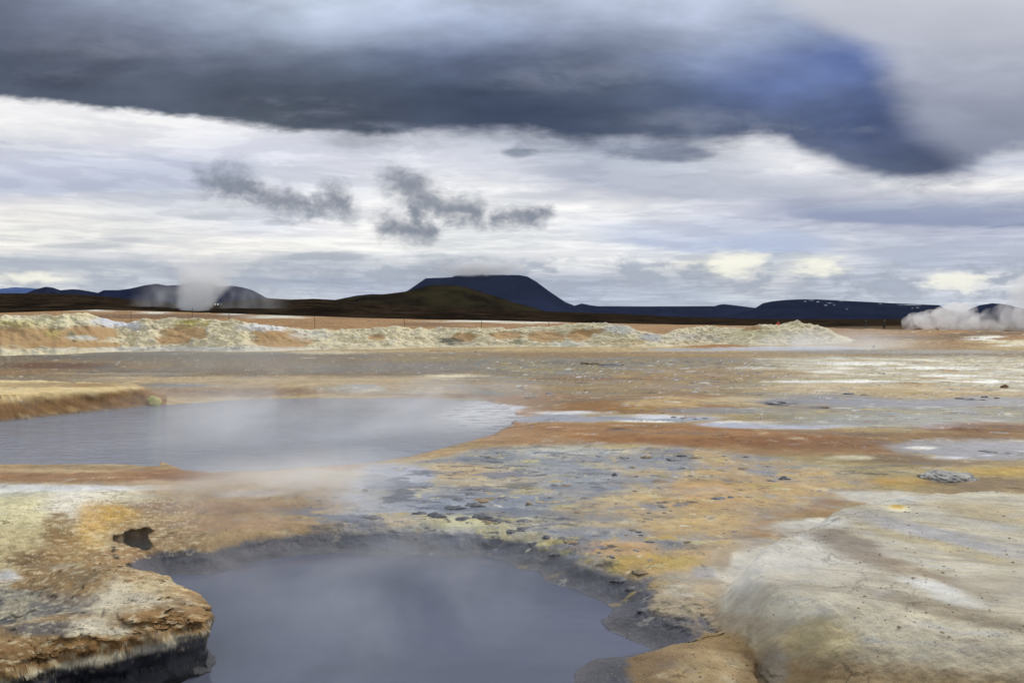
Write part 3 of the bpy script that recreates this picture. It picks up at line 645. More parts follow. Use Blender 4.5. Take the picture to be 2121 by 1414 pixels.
spot(1000, 1040, 160, 22, c3(126, 134, 148), .75, .6); spot(1150, 985, 170, 24, c3(140, 148, 158), .7, .5); spot(1400, 945, 60, 7, c3(84, 88, 96), .8, .4); spot(1360, 955, 110, 14, c3(132, 140, 150), .75, .5); spot(880, 1040, 110, 20, c3(150, 158, 172), .8, .6); spot(760, 1060, 110, 26, c3(160, 164, 172), .8, .5)
spot(1200, 935, 110, 9, c3(196, 194, 186), .7); spot(1000, 990, 110, 24, c3(194, 174, 146), .75); spot(930, 975, 80, 16, c3(196, 166, 128), .8); spot(1010, 1072, 40, 12, YEL, .85); spot(960, 1080, 60, 14, c3(196, 188, 146), .8); spot(800, 1078, 60, 14, c3(202, 178, 144), .7); spot(1335, 1165, 75, 20, c3(204, 162, 76), .85, n=nCD, warp=.9); spot(1420, 1165, 50, 14, c3(200, 170, 92), .8, n=nCD, warp=.9)
spot(1260, 1105, 110, 13, c3(128, 132, 140), .85, .5); spot(1380, 1130, 60, 9, c3(120, 120, 124), .7, .4); spot(1280, 1135, 80, 12, c3(206, 160, 108), .8); spot(1480, 1020, 90, 30, c3(206, 164, 116), .8); spot(1430, 1080, 90, 26, c3(206, 172, 122), .75); spot(1300, 1030, 70, 14, c3(206, 176, 128), .6); spot(1330, 1195, 70, 24, c3(190, 160, 118), .8); spot(1400, 1210, 50, 24, c3(176, 160, 138), .8); spot(1470, 1185, 36, 14, c3(150, 146, 152), .8, .6); spot(1390, 1255, 70, 30, c3(182, 164, 140), .85)
spot(1080, 1005, 30, 6, c3(70, 70, 74), .5); spot(930, 1030, 40, 4, c3(92, 92, 98), .7)
# milky runnel from the back pool through the mud
for cx, cy, rx, ry in ((800, 972, 70, 12), (850, 985, 50, 14), (790, 1000, 80, 14), (690, 1030, 70, 14), (640, 1048, 60, 10), (880, 985, 26, 10)): spot(cx, cy, rx, ry, c3(164, 168, 182), .85, .7, warp=.5)
# --- pinkish shore between the two pools
sh = sstep(760, 600, PX + 60 * nB) * sstep(960, 966, PY) * sstep(1210, 1190, PY)
lay(sh, PINK, .05); lay(sh * sstep(-.1, .5, nB) * .7, c3(192, 164, 126)); lay(sh * sstep(.1, .6, nBC) * .6, c3(160, 122, 86)); lay(sh * sstep(.15, .45, fbm(X, YN, 2.2, 6, 141, .62)) * .6, c3(170, 160, 148)); lay(sh * sstep(.2, .5, fbm(X, YN, 3.2, 6, 143, .62)) * .5, c3(134, 98, 66))
spot(200, 985, 330, 15, c3(170, 124, 90), .85); spot(370, 985, 90, 9, c3(158, 110, 80), .7); spot(130, 975, 120, 5, c3(206, 178, 140), .8); spot(320, 1005, 180, 12, c3(196, 172, 148), .8); spot(420, 1050, 170, 14, c3(158, 118, 98), .6); spot(470, 1085, 150, 12, c3(184, 146, 118), .7); spot(600, 990, 140, 18, c3(196, 174, 152), .7); spot(520, 1020, 70, 7, c3(196, 192, 190), .6); spot(690, 985, 60, 9, c3(194, 176, 130), .7); spot(720, 968, 36, 6, c3(186, 130, 90), .7)
# cream and white crust dome with its golden stain
spot(60, 1030, 230, 26, c3(226, 218, 196), .97, n=nBC, warp=.35); spot(110, 1010, 180, 7, c3(214, 216, 218), .8); spot(30, 1024, 50, 7, c3(150, 154, 166), .7, .3)
spot(40, 1075, 170, 52, c3(224, 212, 170), .95, n=nCD, warp=.5); spot(60, 1140, 170, 50, c3(206, 186, 142), .9, n=nCD, warp=.7); spot(160, 1050, 60, 34, c3(228, 220, 208), .85, n=nCD, warp=.6)
spot(215, 1075, 50, 34, c3(212, 168, 104), .9, n=nCD, warp=.5); spot(255, 1065, 40, 18, GOLD, .75, n=nCD, warp=.5); spot(185, 1105, 30, 34, c3(220, 172, 98), .7, n=nCD); spot(120, 1100, 40, 34, c3(152, 112, 66), .8, n=nCD, warp=1.0); spot(80, 1170, 40, 40, c3(146, 106, 62), .8, n=nCD, warp=1.0); spot(40, 1155, 45, 14, c3(134, 98, 58), .7, n=nCD, warp=1.0)
spot(150, 1140, 60, 24, c3(176, 134, 82), .7, n=nCD, warp=1.0); spot(22, 1200, 26, 20, c3(208, 212, 216), .85, n=nCD); spot(160, 1185, 60, 15, c3(206, 186, 164), .8, n=nCD, warp=.8); spot(230, 1160, 70, 24, c3(180, 140, 96), .75, n=nCD, warp=.8); spot(270, 1150, 60, 20, c3(178, 138, 100), .8)
spot(140, 1210, 130, 16, c3(176, 146, 120), .8)
# dark grains along the dome where the crust has broken
lay(sh * sstep(.30, .55, nD + .3 * nC) * sstep(260, 180, PX) * sstep(1060, 1090, PY) * .8, c3(140, 104, 62))
lay(sstep(.22, .40, nD) * sstep(.0, .3, nC) * sstep(200, 60, PX) * sstep(1060, 1080, PY) * sstep(1190, 1170, PY) * .55, c3(112, 92, 58))
# --- the ledge
le = ledge * sstep(0, .03, dfn)
lay(le, c3(176, 140, 98), .0)
spot(120, 1250, 200, 24, c3(150, 138, 128), .8, .2); spot(60, 1262, 160, 16, c3(128, 128, 126), .75, .3); spot(100, 1300, 90, 16, c3(98, 98, 102), .85, .3); spot(30, 1285, 120, 7, c3(176, 150, 118), .7)
spot(255, 1240, 70, 40, c3(222, 208, 184), .9, n=nCD, warp=.7); spot(215, 1300, 60, 22, c3(216, 206, 186), .9, n=nCD, warp=.7); spot(340, 1218, 60, 22, c3(208, 186, 150), .85, n=nCD, warp=.8); spot(390, 1235, 50, 26, c3(186, 150, 106), .9, n=nCD); spot(330, 1280, 90, 26, c3(166, 122, 74), .9, n=nCD, warp=.6); spot(200, 1335, 110, 20, c3(164, 118, 66), .85, n=nCD, warp=.7); spot(60, 1360, 130, 24, c3(160, 118, 72), .85, n=nCD, warp=.7); spot(430, 1250, 28, 34, c3(170, 132, 90), .8, n=nCD)
# --- bank over the back pool
bk = bank * sstep(0.05, .3, bank)
lay(bk, c3(228, 200, 152)); lay(bk * sstep(.0, .5, nB) * .8, c3(210, 166, 112)); lay(bk * sstep(.2, .6, nC) * .7, c3(232, 220, 190))
face = sstep(.29, .17, Z + .06 * nC) * (PX0 < 345) * sstep(1.5, .6, np.abs(dbn)) * (Y > 12)
lay(face * .95, c3(152, 110, 70)); lay(face * sstep(.1, .5, fbm(X, Z * 2 + Y * .5, 2.2, 5, 97)) * .8, c3(196, 162, 112))
spot(150, 797, 190, 5, c3(150, 118, 82), .6, n=nB)
# --- the pale mound: clay greys with brown wind-drawn streaks
sa, ca = math.sin(math.radians(-24)), math.cos(math.radians(-24))
XA, YA = X * ca + Y * sa, -X * sa + Y * ca
streak = fbm(XA * .55, YA * 3.2, 1.3, 5, 100); streak2 = fbm(XA * .5, YA * 3.5, 3.0, 5, 101)
mo = sstep(0.02, .30, mnd)
lay(mo, c3(198, 187, 166), .2); lay(mo * sstep(0, .5, streak) * .7, c3(178, 164, 146), .05); lay(mo * sstep(.1, .6, -streak) * .8, c3(206, 196, 174), .1); lay(mo * sstep(.1, .5, fbm(XA * .7, YA * 1.8, 1.0, 6, 103, .6)) * .55, c3(152, 132, 106), .1); lay(mo * sstep(.1, .5, streak2) * .5, c3(150, 128, 106)); lay(mo * sstep(.15, .5, -streak2) * .5, c3(176, 178, 182), .25)
st_ = 0.6 * streak2 + .5 * nCD
spot(1720, 1120, 130, 16, c3(196, 194, 190), .7, n=st_, ang=.2); spot(1620, 1150, 110, 28, c3(206, 200, 188), .85, n=st_); spot(1760, 1130, 90, 24, c3(142, 122, 104), .8, n=st_, ang=.35); spot(1900, 1185, 170, 16, c3(146, 122, 98), .7, n=st_, ang=.3); spot(1680, 1085, 90, 12, c3(200, 198, 192), .8, n=st_); spot(1690, 1075, 26, 5, c3(226, 220, 202), .8, n=nCD)
spot(1830, 1030, 90, 14, c3(206, 204, 196), .8, n=st_); spot(1950, 1110, 190, 14, c3(158, 158, 166), .65, .3, n=st_, ang=.25); spot(1960, 1075, 200, 10, c3(176, 170, 158), .6, n=st_, ang=.12); spot(2060, 1060, 120, 16, c3(190, 168, 132), .7, n=st_, ang=.12); spot(1960, 1135, 150, 9, c3(188, 168, 128), .6, n=st_, ang=.25); spot(2080, 1130, 160, 12, c3(154, 152, 152), .6, .25, n=st_, ang=.2)
spot(1940, 1215, 80, 12, c3(218, 216, 212), .8, n=st_, ang=.25); spot(1990, 1245, 60, 12, c3(206, 204, 198), .7, n=st_, ang=.2); spot(1990, 1270, 190, 16, c3(146, 128, 108), .65, n=st_, ang=.25); spot(2090, 1215, 90, 26, c3(178, 162, 136), .6, n=st_)
spot(1873, 1052, 22, 8, c3(226, 214, 180), .95, n=nCD, warp=.3); spot(1873, 1050, 15, 4.5, c3(222, 178, 66), .95, n=nCD, warp=.3)
spot(1560, 1120, 60, 8, c3(190, 176, 160), .7, n=nCD); spot(1545, 1180, 50, 40, c3(214, 206, 190), .8, n=nCD, warp=.4); spot(1510, 1160, 20, 22, c3(168, 138, 100), .8, n=nCD)
# brown near foot of the mound and the sandy point
ft = sstep(1285, 1370, PY - .12 * (PX - 1600) * (PX > 1600) + 30 * nB) * sstep(1240, 1330, PX)
lay(ft * .92, c3(168, 138, 102), .0); lay(ft * sstep(-.1, .4, nBC) * .8, c3(138, 106, 72)); lay(ft * sstep(.1, .5, -nCD + .2 * nB) * .8, c3(200, 178, 138)); lay(ft * sstep(.2, .5, nD) * .5, c3(124, 96, 66))
spot(1400, 1385, 150, 40, c3(162, 130, 98), .8, n=nBC); spot(1460, 1385, 70, 34, c3(190, 162, 122), .75, n=nCD, warp=.8); spot(1690, 1320, 80, 44, c3(196, 174, 130), .75, n=nCD, warp=.7); spot(1600, 1380, 26, 46, c3(160, 150, 138), .7, n=nCD); spot(1530, 1290, 90, 22, c3(186, 164, 140), .7, n=nCD); spot(1640, 1260, 90, 16, c3(208, 198, 180), .7, n=nCD)
# --- dark wet rims of the pools
rimF = sstep(-.028, -.062, Z + .030 * nC + .014 * nD) * sstep(.75, .45, dfn) * (1 - ledge)
lay(rimF * .92, c3(84, 88, 100), .5); lay(rimF * sstep(.0, .5, nCD) * .7, c3(62, 64, 72), .5); lay(rimF * sstep(.2, .5, -nCD) * .5, c3(112, 114, 124), .6)
lay(sstep(.02, -.02, dfn), c3(84, 90, 104), .6)
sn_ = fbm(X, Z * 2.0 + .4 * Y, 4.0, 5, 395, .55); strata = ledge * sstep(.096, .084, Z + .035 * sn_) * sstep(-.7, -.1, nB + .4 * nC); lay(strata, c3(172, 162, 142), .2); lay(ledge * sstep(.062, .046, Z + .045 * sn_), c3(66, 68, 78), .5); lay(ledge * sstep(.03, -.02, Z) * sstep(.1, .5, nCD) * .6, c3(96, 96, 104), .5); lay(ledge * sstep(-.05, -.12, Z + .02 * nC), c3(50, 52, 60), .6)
rimB = sstep(.10, .02, dbn) * (Y > 9)
lay(rimB * .75, c3(112, 106, 104), .6)
lay(sstep(.02, -.05, dbn), c3(118, 122, 134), .6)
# sinter-white tongue at the far right end of the back pool
for cx, cy, rx, ry in ((1010, 848, 60, 10), (1035, 862, 40, 8), (985, 838, 45, 5), (1040, 843, 45, 4)): spot(cx, cy, rx, ry, c3(198, 202, 210), .85, .75, n=nCD, warp=1.1)
# inside of the vent
hz_ = fbm(X, YN, 7.0, 4, 381)
lay(sstep(.016, -.004, dh) * .6, c3(150, 112, 72) * (1 + .35 * hz_)[..., None], .05)
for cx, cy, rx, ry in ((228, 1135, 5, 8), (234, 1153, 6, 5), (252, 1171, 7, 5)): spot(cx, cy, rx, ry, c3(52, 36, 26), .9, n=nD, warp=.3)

sp_ = fbm(X, YN, 17.0, 4, 391, .62); sq_ = fbm(X, YN, 34.0, 3, 393, .6)
lw_ = np.maximum(sstep(470, 380, PX) * sstep(1010, 1040, PY), .28 * mo * sstep(1180, 1280, PY)) * (Y < 8) * (tF > .6)
lay(lw_ * sstep(.12, .38, sp_ + .3 * nC) * .34, c3(132, 100, 64)); lay(lw_ * sstep(.18, .38, sq_ - .3 * nC) * .30, c3(88, 68, 46)); lay(lw_ * sstep(.06, .34, -sp_) * .50, c3(228, 214, 182))
nF1 = fbm(X, YN, 5.0, 6, 221, .68); nF2 = fbm(X, YN, 3.0, 6, 231, .66); nF3 = fbm(X, YN, 1.4, 7, 241, .62)
C *= np.clip(1 + .34 * nF1 + .22 * nF3, .35, 1.6)[..., None]
m_ = (sstep(.12, .6, nF2) * .40)[..., None]; C = C * (1 - m_) + (C.mean(-1, keepdims=True) * np.array([.96, 1.0, 1.06])) * m_
m_ = (sstep(.12, .6, -nF2) * .30)[..., None]; C = C * (1 - m_) + C * np.array([1.08, .95, .74]) * m_
m_ = (sstep(.30, .62, nF3 + .5 * nF1) * sstep(.9, .3, W) * .45 * (1 - rimF))[..., None]; C = C * (1 - m_) + lin((214, 204, 180)) * m_
m_ = (sstep(.34, .66, -nF3 + .5 * nF1) * .45)[..., None]; C = C * (1 - m_) + C * .55 * m_
# flecks of dark mud, pale crust, olive film and standing water over the wet flats
XS, YS = X * .55, Y * 1.25
g3_ = fbm(XS, YS, .6, 6, 297, .64); lay(sstep(9, 12, Y) * sstep(60, 50, Y) * sstep(.10, .45, g3_) * (1 - bank) * .38, c3(112, 106, 100), .35)
g4_ = fbm(X, YN, 1.6, 6, 299, .66); lay(sstep(.22, .5, g4_) * (1 - mnd) * .35, c3(120, 112, 100)); lay(sstep(.22, .5, -g4_) * (1 - mnd) * .30 * (1 - rimF), c3(210, 194, 156))
zone = np.maximum(sstep(780, 1000, PX) * sstep(738, 748, PY) * sstep(960, 860, PY), .75 * sstep(736, 742, PY) * sstep(782, 774, PY) * (PX < 1000)) * (1 - bank) * (Y > 9)
zone = np.maximum(zone, sstep(1700, 1800, PX) * sstep(850, 870, PY) * sstep(1000, 980, PY) * .7) * (.45 + .55 * sstep(-.3, .2, nB))
for sd_, sc_, th, col, op in ((301, 1.0, .26, (120, 120, 122), .75), (305, 1.3, .28, (176, 146, 84), .7), (309, 1.6, .34, (58, 58, 60), .85), (313, 1.4, .36, (206, 206, 204), .8), (317, 2.2, .36, (150, 92, 46), .7), (321, 2.6, .40, (196, 202, 214), .9), (325, 3.0, .40, (66, 62, 58), .8)):
    f_ = fbm(XS, YS, sc_, 6, sd_, .66)
    lay(zone * sstep(th, th + .07, f_) * op, c3(*col))
for sd_, sc_, th, col, op in ((331, 2.2, .30, (206, 192, 146), .7), (335, 2.6, .32, (112, 120, 134), .75), (339, 4.0, .36, (76, 76, 80), .8), (343, 3.4, .36, (200, 168, 92), .75), (347, 5.0, .38, (216, 210, 192), .7), (351, 6.0, .40, (92, 84, 74), .7)):
    f_ = fbm(X * .8, Y * 1.1, sc_, 6, sd_, .66)
    lay(mf * sstep(th, th + .07, f_) * op, c3(*col))
for sd_, sc_, th, col, op in ((361, 1.3, .10, (108, 116, 132), .75), (365, 2.0, .22, (84, 88, 98), .8), (369, 3.0, .26, (70, 72, 80), .75)):
    f_ = fbm(X * .7, YN * 1.2, sc_, 6, sd_, .64)
    lay(mf * sstep(th, th + .10, f_) * op * np.clip(1 - .75 * right, 0, 1), c3(*col), .5)
sat_ = np.clip((C[..., 0] - C[..., 2]) / (C[..., 0] + 1e-4), 0, 1)[..., None]
C = C * (1 - sat_ * np.array([.11, .065, .26]))
ds_ = (.05 * sstep(60, 35, Y))[..., None]
C = (C.mean(-1, keepdims=True) * ds_ + C * (1 - ds_))
lum_ = np.maximum(C @ np.array([.3, .6, .1]), 1e-3)[..., None]
C = C * np.clip((lum_ / .34) ** .22, .5, 1.25) * .95
W = W * (1 - .55 * sstep(1100, 900, PX) * sstep(732, 738, PY) * sstep(782, 776, PY))
_lb = (sstep(1100, 900, PX) * sstep(732, 738, PY) * sstep(782, 776, PY) * (Y > 20))[..., None]; C = C * (1 - _lb * np.array([.12, .20, .32]))
# sideways chipping of steep earth faces so that they are not smooth curtains
gy_ = np.gradient(Y, axis=0); gz_y = np.gradient(Z, axis=0) / np.where(np.abs(gy_) < 1e-5, 1e-5, gy_)
_zx = np.stack([np.interp(ys, Y[:, j], Z[:, j]) for j in range(nc)], 1); _gx = np.gradient(_zx, axis=1) / (np.gradient(us)[None] * ys[:, None])
gz_x = np.stack([np.interp(Y[:, j], ys, _gx[:, j]) for j in range(nc)], 1)
steep = sstep(.35, 1.2, np.hypot(gz_x, gz_y)) * (Y < 30)
gl = np.hypot(gz_x, gz_y) + 1e-6
ch = np.where(Y < 10, (fbm(X + .3 * Y, Z * 1.3 + Y * .5, 5.0, 5, 110, .55) * .040 + .03 * fbm(X * .6, Z * 3.0 + Y * .3, 6.0, 3, 113)), fbm(X + .3 * Y, Z * 1.5 + Y * .6, 1.6, 4, 111, .5) * .10) * steep * (1 - .8 * (mnd > .05)) * (dh > .05) * (1 + 1.0 * ledge)
XD, YD = X - gz_x / gl * ch, Y - gz_y / gl * ch
uc_ = ledge * sstep(.06, -.10, Z) * sstep(-.05, .02, dfn) * .05            # the foot of the ledge is undercut
XD, YD = XD + gz_x / gl * uc_, YD + gz_y / gl * uc_
V = np.stack([XD, YD, Z], -1).reshape(-1, 3)
Fc = grid_faces(nr, nc)
cols = np.clip(C.reshape(-1, 3), 0, 1); wet = np.clip(W.reshape(-1), 0, 1)
# which landform each face belongs to
reg = np.zeros(X.shape, int)
reg[(mnd > .12)] = 1
reg[(ledge > .5) & (dfn > 0)] = 2
reg[(bank > .12) & (PX0 < 345)] = 3
fr = reg.reshape(-1)[Fc[:, 0]]
fr[(dh.reshape(-1)[Fc] < -0.003).all(1)] = 9
ground = sub_mesh('ground', V, Fc, fr == 0, M_GROUND, cols, wet)
tag(ground, 'ochre, cream and grey mineral mud flats of the geothermal field', 'ground', kind='structure')
o = sub_mesh('mound', V, Fc, fr == 1, M_GROUND, cols, wet); tag(o, 'smooth pale grey clay mound beside the front mud pool', 'mound', kind='structure')
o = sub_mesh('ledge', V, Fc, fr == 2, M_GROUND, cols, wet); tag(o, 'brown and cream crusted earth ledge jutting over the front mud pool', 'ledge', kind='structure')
o = sub_mesh('bank', V, Fc, fr == 3, M_GROUND, cols, wet); tag(o, 'cream topped bank with a brown eroded face along the back pool', 'bank', kind='structure')

def pit():
    p = np.asarray(hp); cen = p.mean(0); m_ = len(p); rings = []
    nn_ = np.roll(p, -1, 0) - np.roll(p, 1, 0); nn_ = np.stack([nn_[:, 1], -nn_[:, 0]], 1) / np.linalg.norm(nn_, axis=1, keepdims=True)
    if ((p - cen) * nn_).sum() < 0: nn_ = -nn_
    for off, sc, dz in ((.014, 1, -.002), (.016, 1, -.012), (.014, 1, -.03), (.010, 1, -.05), (.004, 1, -.075), (-.004, 1, -.10), (-.006, .93, -.125), (-.006, .80, -.145), (0, .6, -.155), (0, .35, -.16), (0, .12, -.16)):
        q = cen + (p + nn_ * off - cen) * sc
        zz = np.array([Zgrid[int(np.interp(b, ys, np.arange(nr0))), int(np.interp(a / b, us, np.arange(nc)))] for a, b in p]); zz = np.minimum(zz, np.median(zz) + .03)
        nz_ = fbm(q[:, 0] + dz * 1.7, q[:, 1] + dz, 11.0, 4, 385)
        rings.append(np.concatenate([q + nn_ * (.010 * nz_ * (dz < -.01))[:, None], (zz + dz + .012 * nz_ * (dz < -.06))[:, None]], 1))
    V_ = np.concatenate(rings); R_ = len(rings); f_ = []
    for r in range(R_ - 1):
        for k in range(m_): f_.append((r * m_ + k, r * m_ + (k + 1) % m_, (r + 1) * m_ + (k + 1) % m_, (r + 1) * m_ + k))
    V_ = np.concatenate([V_, [V_[-m_:].mean(0)]]); f_ += [((R_ - 1) * m_ + k, (R_ - 1) * m_ + (k + 1) % m_, len(V_) - 1, len(V_) - 1) for k in range(0)]
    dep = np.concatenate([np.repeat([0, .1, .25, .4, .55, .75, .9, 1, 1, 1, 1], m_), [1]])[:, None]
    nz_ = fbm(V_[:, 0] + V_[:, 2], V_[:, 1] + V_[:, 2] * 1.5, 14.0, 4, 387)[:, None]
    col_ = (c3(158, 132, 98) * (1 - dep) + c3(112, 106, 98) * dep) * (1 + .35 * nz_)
    o = mesh_obj('hollow', V_, f_, M_GROUND, cols=np.clip(col_, 0, 1), wet=dep[:, 0] * .35)
    tag(o, 'small dark collapsed hollow in the ochre shore beside the front pool', 'hollow', kind='structure')
pit()

def ground_z(px, y):
    j = int(np.clip(np.interp((px - CX) / F, us, np.arange(nc)), 0, nc - 1)); i = int(np.clip(np.interp(y, ys, np.arange(nr0)), 0, nr0 - 1))
    return float(Zgrid[i, j])

# ------------------------------------------------------------------ water of the two pools
def water_mat(name, body, rough, ripple, rscale, stretch, foam=None):
    m, n = material(name)
    b = n.new('ShaderNodeBsdfPrincipled')
    pos = n.new('ShaderNodeNewGeometry').outputs['Position']
    v = n.vm('MULTIPLY', pos, stretch)
    a = n.noise(v, rscale, 5, 0.6, 0.4); c = n.noise(pos, 0.55, 4, 0.6, 0.8)
    wc = n.mix(n.step(.3, .7, c), tuple(lin(body) * 0.84) + (1,), tuple(lin(body) * 1.16) + (1,))
    if foam:
        fx, fy, frx, fry = foam; x, y, z = n.sep(pos)
        fr_ = n.m('SQRT', n.add(n.m('POWER', n.div(n.sub(x, fx), frx), 2), n.m('POWER', n.div(n.sub(y, fy), fry), 2)))
        ff = n.noise(n.vm('MULTIPLY', pos, (1, 2.6, 1)), 2.2, 8, .66, .8)
        wc = n.mix(n.mul(n.step(1.4, .3, fr_), n.step(.41, .50, ff)), wc, (.74, .76, .78, 1))
    n.put(b.inputs['Base Color'], wc)
    b.inputs['IOR'].default_value = 1.33; b.inputs['Roughness'].default_value = rough
    bp = n.new('ShaderNodeBump'); bp.inputs['Distance'].default_value = ripple
    n.put(bp.inputs['Strength'], n.add(.25, n.mul(.75, n.step(.35, .65, c)))); n.put(bp.inputs['Height'], a); n.put(b.inputs['Normal'], bp.outputs[0])
    finish(n, b); return m

def pool(name, poly, z, mat, grow):
    p = np.asarray(smooth_poly(poly, 1)); cen = p.mean(0)
    q = p + (p - cen) / np.linalg.norm(p - cen, axis=1, keepdims=True) * grow
    bm = bmesh.new(); f = bm.faces.new([bm.verts.new((a, b, z)) for a, b in q])
    if f.normal.z < 0: f.normal_flip()
    bmesh.ops.triangulate(bm, faces=[f])
    me = bpy.data.meshes.new(name); bm.to_mesh(me); bm.free(); me.materials.append(mat)
    o = bpy.data.objects.new(name, me); COL.objects.link(o); return o
o = pool('water', front_poly, ZF, water_mat('grey_pool_water', (88, 92, 107), 0.06, 0.0016, 6.0, (1, 2.2, 1)), 0.12)
tag(o, 'still blue-grey water of the steaming front mud pool', 'water', kind='structure')
o = pool('water', back_poly, ZB, water_mat('rippled_pool_water', (132, 138, 150), 0.10, 0.10, 2.6, (1, 2.6, 1), (at(1010, 855, ZB)[0], at(1010, 855, ZB)[1], 1.1, 2.6)), 0.35)
tag(o, 'rippled pale grey water of the larger back pool', 'water', kind='structure')

# ------------------------------------------------------------------ the crusted ridge across the middle distance
def ridge():
    global C, W, PX, PY, X, Y, nB, nC, nD, nBC, nCD, nAB
    cx_ = [-420, -200, 0, 60, 120, 180, 215, 262, 300, 350, 430, 490, 520, 560, 640, 700, 750, 800, 900, 960, 1060, 1120, 1200, 1240, 1280, 1340, 1375, 1400, 1470, 1520, 1560, 1610, 1650, 1700, 1730, 1765, 1800, 1860]
    cy_ = [655, 650, 656, 655, 654, 651, 660, 668, 664, 660, 662, 665, 671, 676, 684, 683, 680, 678, 681, 679, 682, 678, 671, 670, 672, 689, 692, 683, 676, 680, 676, 672, 667, 676, 690, 702, 716, 726]
    by_ = np.interp(np.linspace(-420, 1860, 60), [-420, 0, 120, 240, 330, 500, 640, 800, 900, 1060, 1380, 1450, 1500, 1560, 1700, 1860], [737, 737, 734, 728, 727, 729, 724, 722, 719, 718, 719, 714, 712, 716, 713, 712])
    bx_ = np.linspace(-420, 1860, 60)
    cols_ = 1900; rows_ = 150
    uu = (np.linspace(-420, 1860, cols_) - CX) / F
    T, Ug = np.meshgrid(np.linspace(0, 1, rows_), uu, indexing='ij')
    px = CX + F * Ug
    yb = H * F / (np.interp(px, bx_, by_) - HZ)                 # where the foot stands on the flat
    # the foot wanders, spurs come forward
    x0 = Ug * 46
    yb = yb + 0.8 * fbm(x0, x0 * 0, .35, 4, 120)
    yc = yb + 4.2 + 1.2 * fbm(x0, x0 * 0 + 3, .12, 3, 121)
    yk = yc + 6.0
    tf = 0.72
    Yg = np.where(T < tf, yb - .5 + (yc - yb + .5) * T / tf, yc + (yk - yc) * (T - tf) / (1 - tf))
    Xg = Ug * Yg
    zc = H - (np.interp(px, cx_, cy_) - HZ) * yc / F
    zc = zc + 0.13 * fbm(x0, x0 * 0, .9, 5, 122)
    s = np.clip((Yg - yb) / (yc - yb), -.2, 1)
    gul = fbm(Xg + .9 * (Yg - 46), Yg * .9, .40, 4, 123)          # gullies run down and aside
    prof = np.clip(s, 0, 1) ** (0.85 + .35 * np.clip(gul, -.7, 1))
    back = np.clip((Yg - yc) / (yk - yc), 0, 1)
    Zg = np.where(T < tf, zc * prof, zc * (1 - back ** 1.5) - .25 * back)
    Zg += np.where(T < tf, .55 * gul * np.sin(np.clip(s, 0, 1) * math.pi) * np.clip(zc, .2, 1.5), 0)
    Zg = np.where(s < 0, s * 0.8, Zg)
    X, Y = Xg, Yg
    nA = fbm(X, Zg * 2 + Y * .5, .22, 4, 130); nB = fbm(X, Zg * 2 + Y * .6, .6, 5, 131); nC = fbm(X, Zg * 2.4 + Y * .6, 1.7, 5, 132); nD = fbm(X, Zg * 2.4 + Y, 4.5, 4, 133)
    nBC = .6 * nB + .6 * nC; nCD = .6 * nC + .6 * nD; nAB = nB
    PX, PY = px_of(X, Y, Zg)
    C = np.zeros(X.shape + (3,)); W = np.zeros(X.shape)
    smooth = np.zeros(X.shape)
    C[:] = c3(222, 210, 174)
    lay(sstep(-.05, .45, nBC), c3(190, 178, 140)); lay(sstep(.15, .55, nC) * .8, c3(226, 222, 208)); lay(sstep(.25, .6, -nB) * .8, c3(182, 160, 118)); lay(sstep(.25, .55, nD) * .6, c3(150, 138, 106)); lay(sstep(.35, .6, nCD) * .7, c3(126, 116, 94)); lay(sstep(.3, .6, -nCD) * .6, c3(216, 214, 186))
    tanp = [(60, 700, 130, 24), (190, 690, 60, 18), (150, 715, 120, 8), (385, 690, 48, 16), (360, 705, 40, 10), (590, 705, 62, 20), (560, 690, 40, 9), (960, 700, 26, 12), (1050, 695, 42, 8), (1130, 698, 44, 12), (1200, 695, 26, 12), (1205, 690, 20, 6), (780, 700, 20, 6), (1240, 687, 20, 5)]
    for a, b, rx, ry in tanp:
        r = np.sqrt(((PX - a) / rx) ** 2 + ((PY - b) / ry) ** 2) + .45 * nBC
        m = sstep(1.15, .75, r); smooth = np.maximum(smooth, m)
        lay(m * .92, c3(176, 142, 96) * (1 + .0)); lay(m * sstep(.0, .5, nC) * .4, c3(160, 122, 78))
    for a, b, rx, ry, c, o_ in ((80, 668, 150, 9, c3(216, 208, 170), .7), (235, 668, 50, 9, c3(214, 216, 222), .9), (270, 676, 30, 5, c3(204, 208, 214), .8), (395, 671, 34, 6, c3(196, 182, 100), .85), (30, 672, 60, 6, c3(196, 180, 104), .6), (110, 690, 20, 8, c3(176, 160, 92), .7), (148, 692, 10, 6, c3(104, 112, 92), .7), (170, 700, 30, 5, c3(206, 210, 200), .7),
                           (560, 678, 60, 7, c3(222, 222, 222), .8), (640, 694, 40, 10, c3(214, 212, 200), .6), (935, 706, 24, 6, c3(88, 86, 70), .85), (948, 712, 26, 4, c3(116, 112, 102), .7), (1010, 712, 60, 6, c3(204, 190, 160), .7), (1280, 684, 34, 10, c3(196, 196, 192), .7), (1350, 700, 26, 8, c3(168, 168, 172), .8), (1180, 713, 40, 4, c3(214, 210, 196), .8), (1070, 708, 10, 6, c3(150, 148, 120), .6), (1310, 710, 40, 6, c3(196, 170, 116), .5), (1590, 690, 60, 10, c3(204, 196, 150), .6), (1560, 680, 20, 5, c3(178, 132, 84), .7), (1440, 700, 60, 8, c3(206, 200, 186), .6), (400, 724, 300, 5, c3(212, 212, 206), .6)):
        spot(a, b, rx, ry, c, o_, n=nBC, warp=.9)
    lump = (1 - .85 * smooth)
    g1 = np.gradient(Zg, axis=0) / np.maximum(np.gradient(Y, axis=0), 1e-3)
    up_ = np.clip(zc, 0, 1.2) * sstep(-.05, .15, s) * sstep(1, .5, back)
    d = (0.20 * nC + .10 * fbm(X, Zg * 2.4 + Y * .6, 1.1, 4, 136, ridged=True) + .035 * nD + .10 * nB) * lump * up_
